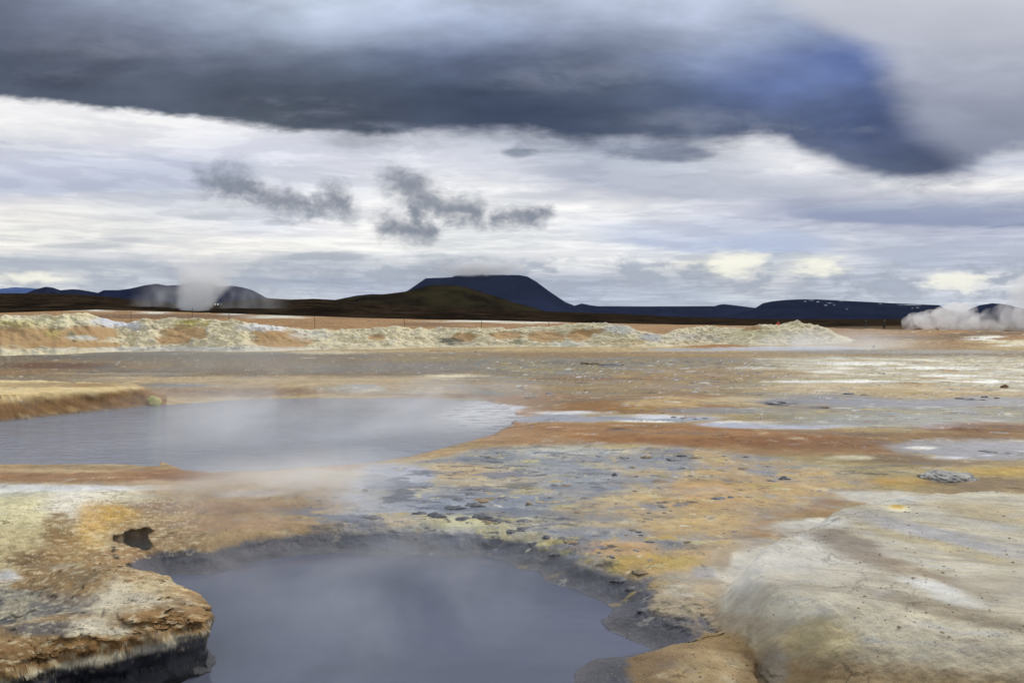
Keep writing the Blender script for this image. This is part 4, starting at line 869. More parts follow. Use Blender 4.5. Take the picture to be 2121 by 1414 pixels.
    Yd = Y - d * .75; Zd = Zg + d * .65
    Vv = np.stack([X, Yd, Zd], -1).reshape(-1, 3)
    o = mesh_obj('ridge', Vv, grid_faces(rows_, cols_), M_RIDGE, cols=np.clip(C.reshape(-1, 3), 0, 1), wet=W.reshape(-1))
    tag(o, 'long lumpy ridge of cream and yellow sulphur crust', 'ridge', kind='structure')
ridge()

# ------------------------------------------------------------------ lava field, hills and mountains
def rock_mat(name, dark, light, scale, bump, snow=None, rough=.95):
    m, n = material(name)
    b = n.new('ShaderNodeBsdfPrincipled')
    pos = n.new('ShaderNodeNewGeometry').outputs['Position']
    v = n.vm('MULTIPLY', pos, (1, 1, 2.5))
    a = n.noise(v, scale, 7, .66, .3); a2 = n.noise(v, scale * 6, 4, .6)
    c = n.mix(n.step(.38, .66, a), tuple(lin(dark)) + (1,), tuple(lin(light)) + (1,))
    k = n.add(.7, n.mul(a2, .6)); c = n.mix(1.0, c, n.vec(k, k, k), 'MULTIPLY')
    if snow:
        at_ = n.new('ShaderNodeAttribute', attribute_name='wet').outputs['Fac']
        c = n.mix(at_, c, (.42, .44, .48, 1))
    n.put(b.inputs['Base Color'], c); b.inputs['Roughness'].default_value = rough; b.inputs['Specular IOR Level'].default_value = .0
    bp = n.new('ShaderNodeBump'); bp.inputs['Strength'].default_value = .8; bp.inputs['Distance'].default_value = bump
    n.put(bp.inputs['Height'], n.add(a, n.mul(a2, .3))); n.put(b.inputs['Normal'], bp.outputs[0])
    finish(n, b); return m

def hill(name, prof, D, depth, mat, label, rough=.06, seed=0, cols_=500, rows_=70, base=-40.0, cat='hill', snow=()):
    """a hill of real depth whose skyline follows the given photo profile"""
    pxs = np.array([p[0] for p in prof], float); pys = np.array([p[1] for p in prof], float)
    u_ = (np.linspace(pxs[0], pxs[-1], cols_) - CX) / F
    T, Ug = np.meshgrid(np.linspace(-1, 1, rows_), u_, indexing='ij')
    Yg = D + depth * T; Xg = Ug * Yg; px = CX + F * Ug
    crest = H - (np.interp(px, pxs, pys) - HZ) * D / F
    hh = crest - base
    w = np.where(T < 0, np.clip(1 + T, 0, 1) ** .8, np.clip(1 - T, 0, 1))
    w = w * w * (3 - 2 * w)
    Zg = base + hh * w
    sc = 1.0 / (D * .03)
    g = fbm(Xg + .3 * Yg, Yg * .25, sc, 5, seed) * .7 + .4 * fbm(Xg, Yg, sc * 4, 4, seed + 5)
    Zg += 1.5 * hh * rough * g * (1 - np.exp(-(T / .22) ** 2)) + hh * rough * .10 * fbm(Xg, Yg, sc * 5, 4, seed + 9)
    wt = np.zeros(Xg.shape)
    if len(snow):
        p_x, p_y = px_of(Xg, Yg, Zg); ns_ = fbm(Xg, Yg * .5, sc * 9, 4, seed + 3)
        for a, b, rx, ry in snow:
            r = np.sqrt(((p_x - a) / (rx * 1.1)) ** 2 + ((p_y - b) / (ry * .6)) ** 2) + .8 * ns_
            wt = np.maximum(wt, sstep(1.1, .8, r) * (T < .03))
    o = mesh_obj(name, np.stack([Xg, Yg, Zg], -1).reshape(-1, 3), grid_faces(rows_, cols_), mat, wet=wt.reshape(-1))
    tag(o, label, cat, kind='structure'); return o

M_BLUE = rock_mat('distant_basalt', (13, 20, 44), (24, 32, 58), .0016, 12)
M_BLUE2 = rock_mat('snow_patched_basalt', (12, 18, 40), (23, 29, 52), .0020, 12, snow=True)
M_FARBLUE = rock_mat('haze_blue_basalt', (62, 84, 130), (76, 98, 140), .001, 12)  # rock colour carries the pale blue fade of distant air, painted in
M_KNOLL = rock_mat('mossy_lava', (28, 24, 19), (52, 47, 30), .010, 3.0)
M_LAVA = rock_mat('lava_heath', (26, 21, 17), (58, 48, 36), .05, 1.2)

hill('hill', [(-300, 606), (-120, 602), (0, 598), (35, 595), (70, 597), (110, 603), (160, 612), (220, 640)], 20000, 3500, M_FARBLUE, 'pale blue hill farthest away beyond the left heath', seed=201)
hill('hill', [(-320, 612), (-150, 600), (-40, 603), (0, 609), (30, 612), (52, 608), (75, 599), (95, 594), (110, 596), (125, 601), (150, 599), (165, 600), (195, 605), (240, 613), (300, 640)], 9500, 1800, M_BLUE, 'small dark hill with a rounded summit left of the steam', seed=211)
hill('hill', [(150, 640), (200, 608), (215, 601), (245, 601), (270, 598), (300, 591), (325, 588), (345, 592), (375, 590), (400, 586), (430, 586), (455, 594), (480, 592), (500, 595), (520, 600), (540, 610), (552, 617), (600, 628), (660, 650)], 7000, 1500, M_BLUE, 'long dark blue hill behind the white steam column', seed=221)
hill('hill', [(600, 640), (660, 628), (700, 620), (740, 612), (770, 609), (800, 610), (850, 612), (960, 640)], 6500, 1200, M_BLUE, 'low blue shoulder showing left of the brown knoll', seed=231)
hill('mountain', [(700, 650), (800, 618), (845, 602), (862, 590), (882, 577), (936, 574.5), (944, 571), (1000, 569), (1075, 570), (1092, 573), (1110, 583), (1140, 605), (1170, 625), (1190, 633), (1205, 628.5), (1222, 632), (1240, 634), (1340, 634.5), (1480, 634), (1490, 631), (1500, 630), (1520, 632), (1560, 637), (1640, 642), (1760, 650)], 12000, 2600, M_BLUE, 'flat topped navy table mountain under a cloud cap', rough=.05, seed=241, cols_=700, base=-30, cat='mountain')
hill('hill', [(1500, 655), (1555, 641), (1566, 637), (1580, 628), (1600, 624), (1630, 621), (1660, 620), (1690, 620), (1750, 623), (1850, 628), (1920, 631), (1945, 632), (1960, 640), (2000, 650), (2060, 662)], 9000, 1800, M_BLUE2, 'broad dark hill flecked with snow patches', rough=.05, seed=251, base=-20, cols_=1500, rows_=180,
     snow=((1668, 624, 2, 1.2), (1681, 621.5, 5, .8), (1694, 625, 3, .8), (1718, 627.5, 5, .9), (1709, 632, 5, .7), (1728, 631, 2, .8), (1742, 623.5, 6, .6), (1755, 640, 3, .8), (1822, 629.5, 3, .7), (1886, 631.5, 20, .8), (1900, 637, 3, .8), (1890, 638, 2, .6)))
hill('hill', [(1960, 665), (2015, 637), (2030, 632), (2055, 628), (2070, 629), (2090, 632), (2121, 640), (2250, 650), (2500, 655)], 8000, 1300, M_BLUE, 'dark rounded hill rising behind the billowing steam', seed=261, base=-20)
hill('hill', [(600, 640), (640, 626), (700, 621), (745, 613), (800, 609), (835, 605), (870, 597), (885, 592.5), (905, 590.5), (940, 591), (965, 595), (990, 603), (1030, 615), (1070, 628), (1100, 636), (1130, 645), (1200, 665)], 1800, 420, M_KNOLL, 'brown mossy knoll in front of the table mountain', rough=.07, seed=271, base=-6, cols_=700, rows_=110)

def lava():
    cx_ = [-420, 0, 110, 170, 210, 260, 300, 350, 450, 520, 555, 600, 650, 700, 760, 1000, 1100, 1130, 1290, 1400, 1560, 1700, 2121, 2540]
    cy_ = [604, 608, 608, 611, 614, 619, 623, 629, 628, 620, 618, 621, 619, 622, 628, 640, 644, 645, 650, 656, 660.3, 661, 661.5, 662]
    u_ = (np.linspace(-420, 2540, 1300) - CX) / F
    yy = 265 * (1100 / 265) ** np.linspace(0, 1, 120); yy = np.concatenate([yy, np.linspace(1110, 1700, 14)])
    Yg, Ug = np.meshgrid(yy, u_, indexing='ij'); Xg = Ug * Yg; px = CX + F * Ug
    z0 = np.interp(px, zx, [H - (p - HZ) * 300 / F for p in zp]) * (265 - 60) / 240 - .4
    z1 = H - (np.interp(px, cx_, cy_) - HZ) * 1050 / F
    t = np.clip((Yg - 265) / (1050 - 265), 0, 1)
    Zg = z0 + (z1 - z0) * t ** .9
    Zg = np.where(Yg > 1050, Zg - (Yg - 1050) * .05, Zg)
    Zg += (0.9 * fbm(Xg, Yg, .03, 5, 301, ridged=True) + .5 * fbm(Xg, Yg, .12, 4, 303)) * np.clip((Yg - 265) / 60, 0, 1) * (.5 + .9 * sstep(1300, 600, px)) * (1 - .6 * t)
    o = mesh_obj('lava_field', np.stack([Xg, Yg, Zg], -1).reshape(-1, 3), grid_faces(len(yy), 1300), M_LAVA)
    tag(o, 'dark brown lava heath stretching to the foot of the hills', 'lava field', kind='structure')
    return u_, yy, Zg
lu, ly_, lz = lava()

# far lowland under everything, out to the horizon
bm = bmesh.new()
rad = [2, 400, 3000, 15000, 60000]; prev = None
for r in rad:
    ring = [bm.verts.new((r * math.cos(a * math.tau / 96), r * math.sin(a * math.tau / 96), -0.9 if r < 500 else -6)) for a in range(96)]
    if prev:
        for a in range(96): bm.faces.new((prev[a], ring[a], ring[(a + 1) % 96], prev[(a + 1) % 96]))
    else: bm.faces.new(ring)
    prev = ring
me = bpy.data.meshes.new('terrain'); bm.to_mesh(me); bm.free(); me.materials.append(rock_mat('lowland_earth', (70, 58, 44), (104, 86, 62), .02, 1.0))
o = bpy.data.objects.new('terrain', me); COL.objects.link(o); tag(o, 'wide brown lowland reaching out to the horizon', 'terrain', kind='structure')

# ------------------------------------------------------------------ rocks and clods
def rock_mesh(name, sx, sy, sz, seed, sub=3, rough=.35, flat=.25):
    bm = bmesh.new(); bmesh.ops.create_icosphere(bm, subdivisions=sub, radius=1.0)
    vs = np.array([v.co for v in bm.verts])
    n1 = fbm(vs[:, 0] * 1.3 + seed * 3.1, vs[:, 1] * 1.3 + vs[:, 2] * 1.7, 1.0, 4, seed); n2 = fbm(vs[:, 0] * 3 + vs[:, 2] * 2.3, vs[:, 1] * 3 - vs[:, 2] + seed, 1.0, 3, seed + 7, ridged=True)
    k = 1 + rough * n1 + rough * .5 * n2
    for v, q in zip(bm.verts, k):
        c = v.co * q; v.co = (c.x * sx, c.y * sy, max(c.z, -flat) * sz)
    me = bpy.data.meshes.new(name); bm.to_mesh(me); bm.free()
    for p in me.polygons: p.use_smooth = True
    return me
def crust_mat(name, a, b_, scale=14, bump=.02, rough=.85):
    m, n = material(name); b = n.new('ShaderNodeBsdfPrincipled'); pos = n.new('ShaderNodeTexCoord').outputs['Object']
    f = n.noise(pos, scale, 6, .65); f2 = n.noise(pos, scale * 4, 4, .6)
    c = n.mix(n.step(.36, .64, f), tuple(lin(a)) + (1,), tuple(lin(b_)) + (1,)); k = n.add(.7, n.mul(f2, .6)); c = n.mix(1.0, c, n.vec(k, k, k), 'MULTIPLY')
    n.put(b.inputs['Base Color'], c); b.inputs['Roughness'].default_value = rough
    bp = n.new('ShaderNodeBump'); bp.inputs['Distance'].default_value = bump; bp.inputs['Strength'].default_value = .8; n.put(bp.inputs['Height'], n.add(f, n.mul(f2, .4))); n.put(b.inputs['Normal'], bp.outputs[0])
    finish(n, b); return m
def place_rock(name, px, py, wpx, hpx, mat, seed, label, cat='rock', dz=0.0, depth=.8, zg=None, sub=4, group=None, rot=0.0, rough=.35, yat=None):
    z = 0.0
    for _ in range(4):
        p = at(px, py, z) if yat is None else np.array([(px - CX) / F * yat, yat, 0]); z = ground_z(px, p[1]) if zg is None else zg
    y = p[1]; sx = wpx / F * y / 2; sz = hpx / F * y
    me = rock_mesh(name, sx, sx * depth, sz * .8, seed, sub, rough); me.materials.append(mat)
    o = bpy.data.objects.new(name, me); COL.objects.link(o); o.location = ((px - CX) / F * y, y, z + dz); o.rotation_euler.z = rot
    tag(o, label, cat, group); return o
M_SULPH = crust_mat('sulphur_boulder', (160, 160, 90), (196, 184, 120), 6)
M_PALEROCK = crust_mat('sinter_rock', (140, 140, 138), (186, 182, 172), 9, .03)
M_BROWNROCK = crust_mat('brown_rock', (104, 74, 50), (150, 112, 70), 9)
M_CLOD = crust_mat('wet_mud_clod', (80, 80, 84), (116, 116, 120), 30, .01, .55)
M_CLOD2 = crust_mat('brown_mud_clod', (112, 98, 80), (150, 130, 100), 30, .01, .8)
place_rock('boulder', 316, 839, 34, 20, M_SULPH, 3, 'greenish yellow sulphur boulder at the end of the cream bank', 'boulder', zg=ZB, depth=.7)
place_rock('rock', 292, 829, 14, 17, M_CLOD, 5, 'dark wet rock wedged between the bank and the sulphur boulder', zg=ZB + .02)
place_rock('rock', 1965, 990, 112, 20, M_PALEROCK, 9, 'low pale grey sinter rock beyond the clay mound', depth=.7, sub=5, rough=.3, dz=-.02)
place_rock('rock', 2081, 803, 15, 9, M_BROWNROCK, 12, 'small brown rock standing alone on the pale crust', dz=-.02)
place_rock('rock', 1810, 720, 5, 6, M_CLOD, 14, 'tiny dark stone beside the far stream at the orange slope')
# dark lumps standing along the rims of the front pool and in the mud
rim = [(870, 1112, 40, 14), (905, 1116, 50, 18), (960, 1120, 44, 16), (1000, 1116, 60, 22), (1030, 1128, 50, 16), (1060, 1142, 40, 12), (985, 1140, 60, 14), (940, 1138, 60, 14), (1110, 1160, 40, 10), (1160, 1158, 46, 10), (1200, 1170, 36, 9),
       (1285, 1222, 46, 12), (1312, 1226, 40, 12), (1335, 1262, 40, 9)]
for i, (a, b, w_, h_) in enumerate(rim):
    far_side = a < 1220
    place_rock('mud_clod', a, b, w_ * .72, h_ * .62, M_CLOD, 20 + i, 'dark wet mud lump on the far rim of the front pool' if far_side else 'dark wet mud lump on the rim of the front pool below the clay mound',
               'mud clod', dz=-.012, depth=.6, sub=3, group='dark mud lumps along the far pool rim' if far_side else 'dark mud lumps along the near right pool rim', rot=random.uniform(-.4, .4), rough=.6)
field = [(757, 1016, 12, 12), (975, 1021, 40, 6), (1010, 1016, 20, 6), (1000, 1034, 44, 5), (1035, 1033, 12, 7), (1048, 1036, 10, 7), (1095, 1045, 14, 11), (1050, 1060, 30, 5), (1035, 1069, 14, 9), (1010, 1095, 36, 9), (1030, 1098, 14, 8), (1085, 1078, 34, 8), (1112, 1070, 10, 7), (925, 1095, 12, 7), (970, 1095, 18, 6),
         (1100, 1012, 20, 5), (1240, 945, 14, 5), (1290, 948, 26, 6), (1340, 946, 20, 6), (1395, 952, 34, 7), (1420, 944, 40, 9), (1440, 948, 26, 7), (1500, 945, 18, 5), (1550, 945, 20, 6), (1310, 968, 16, 6), (1273, 985, 10, 12), (1262, 992, 8, 6), (1365, 996, 34, 6), (1318, 987, 10, 7), (1415, 970, 26, 6), (1540, 970, 30, 6), (1626, 992, 22, 13), (1600, 996, 22, 7), (1316, 1017, 12, 7), (1430, 985, 22, 5),
         (1240, 1008, 30, 5), (1170, 1005, 26, 6), (1490, 1032, 40, 9), (1515, 1030, 16, 8), (1440, 1040, 30, 8), (1375, 1050, 20, 7), (1345, 1062, 14, 7), (1330, 1066, 12, 6), (1375, 1062, 10, 7), (1390, 1058, 12, 6), (1312, 1098, 16, 9), (1322, 1102, 16, 8), (1330, 1108, 14, 8), (1300, 1108, 16, 6), (1236, 1110, 26, 7), (1345, 1120, 26, 7), (1425, 1123, 20, 10), (1400, 1124, 26, 5),
         (1315, 1140, 22, 7), (1285, 1140, 44, 6), (1245, 1143, 30, 6), (1265, 1182, 16, 11), (1325, 1188, 30, 10), (1345, 1075, 30, 6), (1520, 1100, 20, 6), (1475, 1058, 16, 5), (1215, 1180, 20, 7), (1140, 1110, 30, 6), (1180, 1120, 36, 6), (1050, 1115, 20, 8), (1090, 1125, 40, 7), (1390, 1150, 12, 5), (1500, 975, 14, 5), (1210, 955, 12, 5), (1060, 985, 12, 5), (880, 1010, 12, 6), (1140, 1030, 14, 6), (1195, 1060, 20, 6), (1230, 1045, 12, 5),
         (1756, 816, 30, 6), (1790, 818, 18, 5), (2010, 826, 46, 7), (2040, 823, 12, 9), (2065, 825, 9, 6), (1600, 836, 30, 8), (1630, 834, 30, 7), (1710, 845, 18, 8), (1330, 847, 10, 5), (1440, 868, 12, 5), (1415, 866, 14, 5), (1395, 864, 14, 5), (1460, 866, 14, 5), (1240, 753, 70, 7), (1270, 756, 40, 6), (1140, 815, 24, 5), (1105, 822, 30, 5), (2060, 936, 46, 7), (2090, 938, 30, 6), (985, 730, 6, 5)]
for i, (a, b, w_, h_) in enumerate(field):
    lab, grp = ('dark lump scattered over the blue-grey mud field', 'dark lumps scattered over the mud field') if b > 935 and a < 1660 else ('dark clod on the wet flats of the middle distance', 'dark clods on the middle flats')
    place_rock('mud_clod', a, b, w_ * .9, h_ * .55, M_CLOD if i % 3 else M_CLOD2, 60 + i, lab, 'mud clod', dz=-.010, depth=.6 + .6 * random.random(), sub=3, group=grp, rot=random.uniform(-.5, .5), rough=.75)

# crumbs of crust and grit lying over the near ground
def grit(count=3000):
    base = np.array([(1, 0, 0), (-1, 0, 0), (0, 1, 0), (0, -1, 0), (0, 0, 1), (0, 0, -1)], float)
    fc = np.array([(0, 2, 4), (2, 1, 4), (1, 3, 4), (3, 0, 4), (2, 0, 5), (1, 2, 5), (3, 1, 5), (0, 3, 5)])
    g = np.random.default_rng(91); Vs, Fs, Cs = [], [], []; n_ = 0
    while n_ < count:
        px, py = g.uniform(-120, 2250), HZ + 40 + (1460 - HZ - 40) * g.uniform(.42, 1) ** .8
        y = H * F / (py - HZ); j = int(np.interp((px - CX) / F, us, np.arange(nc))); i = int(np.interp(y, ys, np.arange(nr0)))
        z = Zgrid[i, j]
        if z < ZF + .06: continue
        if perlin(np.array([(px - CX) / F * y * 1.3]), np.array([y * 1.3]), 77)[0] < g.uniform(-.45, .25): continue
        r = .0012 * y ** .5 * g.lognormal(0, .5); r = min(r, .010); a = g.uniform(0, 6.28); ca, sa_ = math.cos(a), math.sin(a)
        v = base * (1 + g.uniform(-.3, .3, (6, 1))) * np.array([r * 1.3, r, r * .7]); v = np.stack([v[:, 0] * ca - v[:, 1] * sa_, v[:, 0] * sa_ + v[:, 1] * ca, v[:, 2]], 1) + np.array([(px - CX) / F * y, y, z + r * .25])
        Vs.append(v); Fs.append(fc + 6 * n_); Cs.append(np.repeat((lin((208, 194, 166)) if g.random() < .5 else lin((176, 152, 118)) if g.random() < .8 else lin((150, 138, 122)))[None] * g.uniform(.7, 1.05), 6, 0)); n_ += 1
    o = mesh_obj('grit', np.concatenate(Vs), np.concatenate(Fs), M_GROUND, cols=np.concatenate(Cs), wet=np.zeros(6 * n_))
    tag(o, 'small crumbs of crust and grit strewn over the near mud', 'grit', kind='stuff')
grit()

# ------------------------------------------------------------------ stakes of the walkers' path
M_STAKE = simple_mat('weathered_stake', (.10, .075, .055), .9, .3, 40)
def stake(px, topy, boty, yd, label):
    zt_ = H - (topy - HZ) * yd / F; zb = ground_z(px, yd)
    zt_ = max(zt_, zb + .6); hgt = zt_ - zb
    bm = bmesh.new()
    prof = [(.030, -.2), (.030, hgt * .5), (.027, hgt - .06), (.02, hgt - .015), (.008, hgt)]; prev = None
    for r, z in prof:
        ring = [bm.verts.new((r * math.cos(k * math.tau / 8) + .015 * math.sin(3 * z), r * math.sin(k * math.tau / 8), z)) for k in range(8)]
        if prev:
            for k in range(8): bm.faces.new((prev[k], prev[(k + 1) % 8], ring[(k + 1) % 8], ring[k]))
        prev = ring
    bm.faces.new(prev)
    me = bpy.data.meshes.new('stake'); bm.to_mesh(me); bm.free(); me.materials.append(M_STAKE)
    o = bpy.data.objects.new('stake', me); COL.objects.link(o); o.location = ((px - CX) / F * yd, yd, zb); o.rotation_euler.y = random.uniform(-.03, .03)
    # rope eye near the top
    bm = bmesh.new(); n_, m_ = 10, 6; rr = []
    for i in range(n_):
        a = i * math.tau / n_; rr.append([bm.verts.new(((.055 + .014 * math.cos(j * math.tau / m_)) * math.cos(a), (.055 + .014 * math.cos(j * math.tau / m_)) * math.sin(a), hgt * .86 + .014 * math.sin(j * math.tau / m_))) for j in range(m_)])
    for i in range(n_):
        for j in range(m_): bm.faces.new((rr[i][j], rr[(i + 1) % n_][j], rr[(i + 1) % n_][(j + 1) % m_], rr[i][(j + 1) % m_]))
    me = bpy.data.meshes.new('rope_ring'); bm.to_mesh(me); bm.free(); me.materials.append(M_STAKE)
    r_ = bpy.data.objects.new('rope_ring', me); COL.objects.link(r_); r_.parent = o
    tag(o, label, 'stake', 'thin path stakes on the plain behind the ridge'); return o
for px, t, b, yd, lab in ((271, 641, 652, 125, 'faint thin stake in front of the dark heath left of the steam column'), (398, 637, 652, 112, 'thin dark stake at the foot of the white steam column'), (474, 646, 659, 100, 'leaning thin stake among the white crust right of the steam column'),
                          (652, 656, 679, 88, 'tall thin stake on the orange plain below the dark hill gap'), (838, 660, 677, 92, 'dark stake on the orange plain below the brown knoll'), (997, 664, 679, 96, 'thin stake on the orange plain below the table mountain'), (1137, 665, 672, 100, 'short stake showing above the ridge right of the table mountain')):
    stake(px, t, b, yd, lab)

# ------------------------------------------------------------------ people
def skin_mesh(name, joints, edges, root, sub=2):
    me = bpy.data.meshes.new(name); ks = list(joints); ix = {k: i for i, k in enumerate(ks)}
    me.from_pydata([joints[k][0] for k in ks], [(ix[a], ix[b]) for a, b in edges], [])
    o = bpy.data.objects.new(name, me); COL.objects.link(o)
    o.modifiers.new('skin', 'SKIN'); s = o.modifiers.new('sub', 'SUBSURF'); s.levels = s.render_levels = sub
    if not me.skin_vertices: return o
    for k in ks:
        r = joints[k][1]; sv = me.skin_vertices[0].data[ix[k]]; sv.radius = (r, r) if not hasattr(r, '__len__') else r; sv.use_root = (k == root)
    dg = bpy.context.evaluated_depsgraph_get(); ev = o.evaluated_get(dg)
    m2 = bpy.data.meshes.new_from_object(ev); m2.name = name
    bpy.data.objects.remove(o); bpy.data.meshes.remove(me)
    for p in m2.polygons: p.use_smooth = True
    return m2
def linkm(name, me, mat, parent):
    me.materials.clear(); me.materials.append(mat); o = bpy.data.objects.new(name, me); COL.objects.link(o); o.parent = parent; return o
M_SKIN = simple_mat('skin', (.36, .22, .16), .55, .06, 20)
M_HAIR = simple_mat('hair', (.03, .02, .015), .8, .2, 60)
M_BOOT = simple_mat('boot_leather', (.02, .018, .016), .6, .2, 40)
def person(px, yd, zg, rz, top, trousers, label, stride=.22, raised=False, hood=False):
    J = {}
    def j(k, x, y, z, r): J[k] = ((x, y, z), r)
    j('pelvis', 0, 0, .95, (.15, .11)); j('waist', 0, 0, 1.10, (.135, .10)); j('chest', 0, .01, 1.30, (.165, .115)); j('neck0', 0, .01, 1.47, (.075, .065)); j('neck', 0, .015, 1.53, .052); j('jaw', 0, .03, 1.585, (.062, .07)); j('skull', 0, .02, 1.67, (.075, .092)); j('crown', 0, .015, 1.735, (.055, .065)); j('nose', 0, .115, 1.625, .012)
    E = [('pelvis', 'waist'), ('waist', 'chest'), ('chest', 'neck0'), ('neck0', 'neck'), ('neck', 'jaw'), ('jaw', 'skull'), ('skull', 'crown'), ('jaw', 'nose')]
    for s, f in ((-1, 1), (1, -1)):
        t = 'l' if s < 0 else 'r'; d = stride * f
        j(t + 'sh', s * .185, .0, 1.40, .062); 
        if raised and s > 0: e = (s * .27, .16, 1.27); wst = (s * .13, .26, 1.50); hd = (s * .08, .24, 1.58)
        else: e = (s * .25, -d * .35, 1.13); wst = (s * .25, -d * .8 + .05, .88); hd = (s * .24, -d * .8 + .09, .79)
        j(t + 'el', *e, .045); j(t + 'wr', *wst, .030); j(t + 'pa', *hd, (.042, .024))
        j(t + 'hip', s * .095, 0, .90, .095); j(t + 'kn', s * .105, d * .55 + .03, .50, .062); j(t + 'an', s * .11, d - (.05 if d < 0 else 0), .10, .042); j(t + 'to', s * .125, d + .16, .045, .036)
        E += [('chest', t + 'sh'), (t + 'sh', t + 'el'), (t + 'el', t + 'wr'), (t + 'wr', t + 'pa'), ('pelvis', t + 'hip'), (t + 'hip', t + 'kn'), (t + 'kn', t + 'an'), (t + 'an', t + 'to')]
        hv = Vector(hd); dirv = (hv - Vector(wst)).normalized(); sidev = Vector((0, 1, 0)) if abs(dirv.y) < .8 else Vector((0, 0, 1))
        for q in range(4):
            a = hv + sidev * (.026 * (q - 1.5)); tip = a + dirv * (.085 - .012 * abs(q - 1.2)) + Vector((-s * .02, 0, 0))
            j(f'{t}f{q}', *(a + dirv * .03), .0095); j(f'{t}g{q}', *tip, .0075); E += [(t + 'pa', f'{t}f{q}'), (f'{t}f{q}', f'{t}g{q}')]
        th = hv + sidev * .055 + dirv * .01; j(t + 'th', *th, .010); E += [(t + 'pa', t + 'th')]
    body = skin_mesh('person', J, E, 'pelvis', 2); body.materials.append(M_SKIN)
    o = bpy.data.objects.new('person', body); COL.objects.link(o)
    o.location = ((px - CX) / F * yd, yd, zg); o.rotation_euler.z = rz
    def grow(keys, extra, cut=None):
        JJ = {k: (J[k][0], tuple(np.asarray(J[k][1]) * np.ones(2) + extra)) for k in keys}
        return JJ, [(a, b) for a, b in E if a in keys and b in keys]
    K, EE = grow(['pelvis', 'waist', 'chest', 'neck0', 'lsh', 'lel', 'lwr', 'rsh', 'rel', 'rwr'], .028)
    linkm('jacket', skin_mesh('jacket', K, EE, 'chest', 2), top, o)
    K, EE = grow(['pelvis', 'lhip', 'lkn', 'lan', 'rhip', 'rkn', 'ran'], .018)
    linkm('trousers', skin_mesh('trousers', K, EE, 'pelvis', 2), trousers, o)
    for t in 'lr':
        K = {t + 'an': (J[t + 'an'][0], (.056, .056)), t + 'to': (J[t + 'to'][0], (.05, .048))}
        linkm('boot', skin_mesh('boot', K, [(t + 'an', t + 'to')], t + 'an', 2), M_BOOT, o)
    Kh = {'a': ((0, -.01, 1.64), (.085, .09)), 'b': ((0, -.005, 1.70), (.088, .10)), 'c': ((0, .01, 1.75), (.06, .075))}
    linkm('hood' if hood else 'hair', skin_mesh('hair', Kh, [('a', 'b'), ('b', 'c')], 'b', 2), top if hood else M_HAIR, o)
    tag(o, label, 'person'); return o
M_DKJ = simple_mat('dark_jacket', (.020, .020, .024), .85, .2, 20); M_DKT = simple_mat('dark_trousers', (.022, .022, .025), .9, .2, 20)
M_BRJ = simple_mat('dark_green_jacket', (.022, .024, .018), .85, .2, 20); M_RED = simple_mat('red_jacket', (.62, .10, .05), .8, .12, 20)
person(1794, 128, max(ground_z(1794, 128), H - 23.5 * 128 / F), .5, M_DKJ, M_DKT, 'hooded person in dark clothes walking on the orange slope, farther from the billowing steam', hood=True)
person(1831, 129, max(ground_z(1831, 129), H - 22.5 * 129 / F), -2.6, M_BRJ, M_DKT, 'person in dark clothes standing nearer the billowing steam with one arm raised', stride=.08, raised=True)
person(1612, 104, H - (664 - HZ) * 104 / F - 1.77, 2.8, M_RED, M_DKT, 'person in a red jacket mostly hidden behind the crest of the ridge', stride=.1)

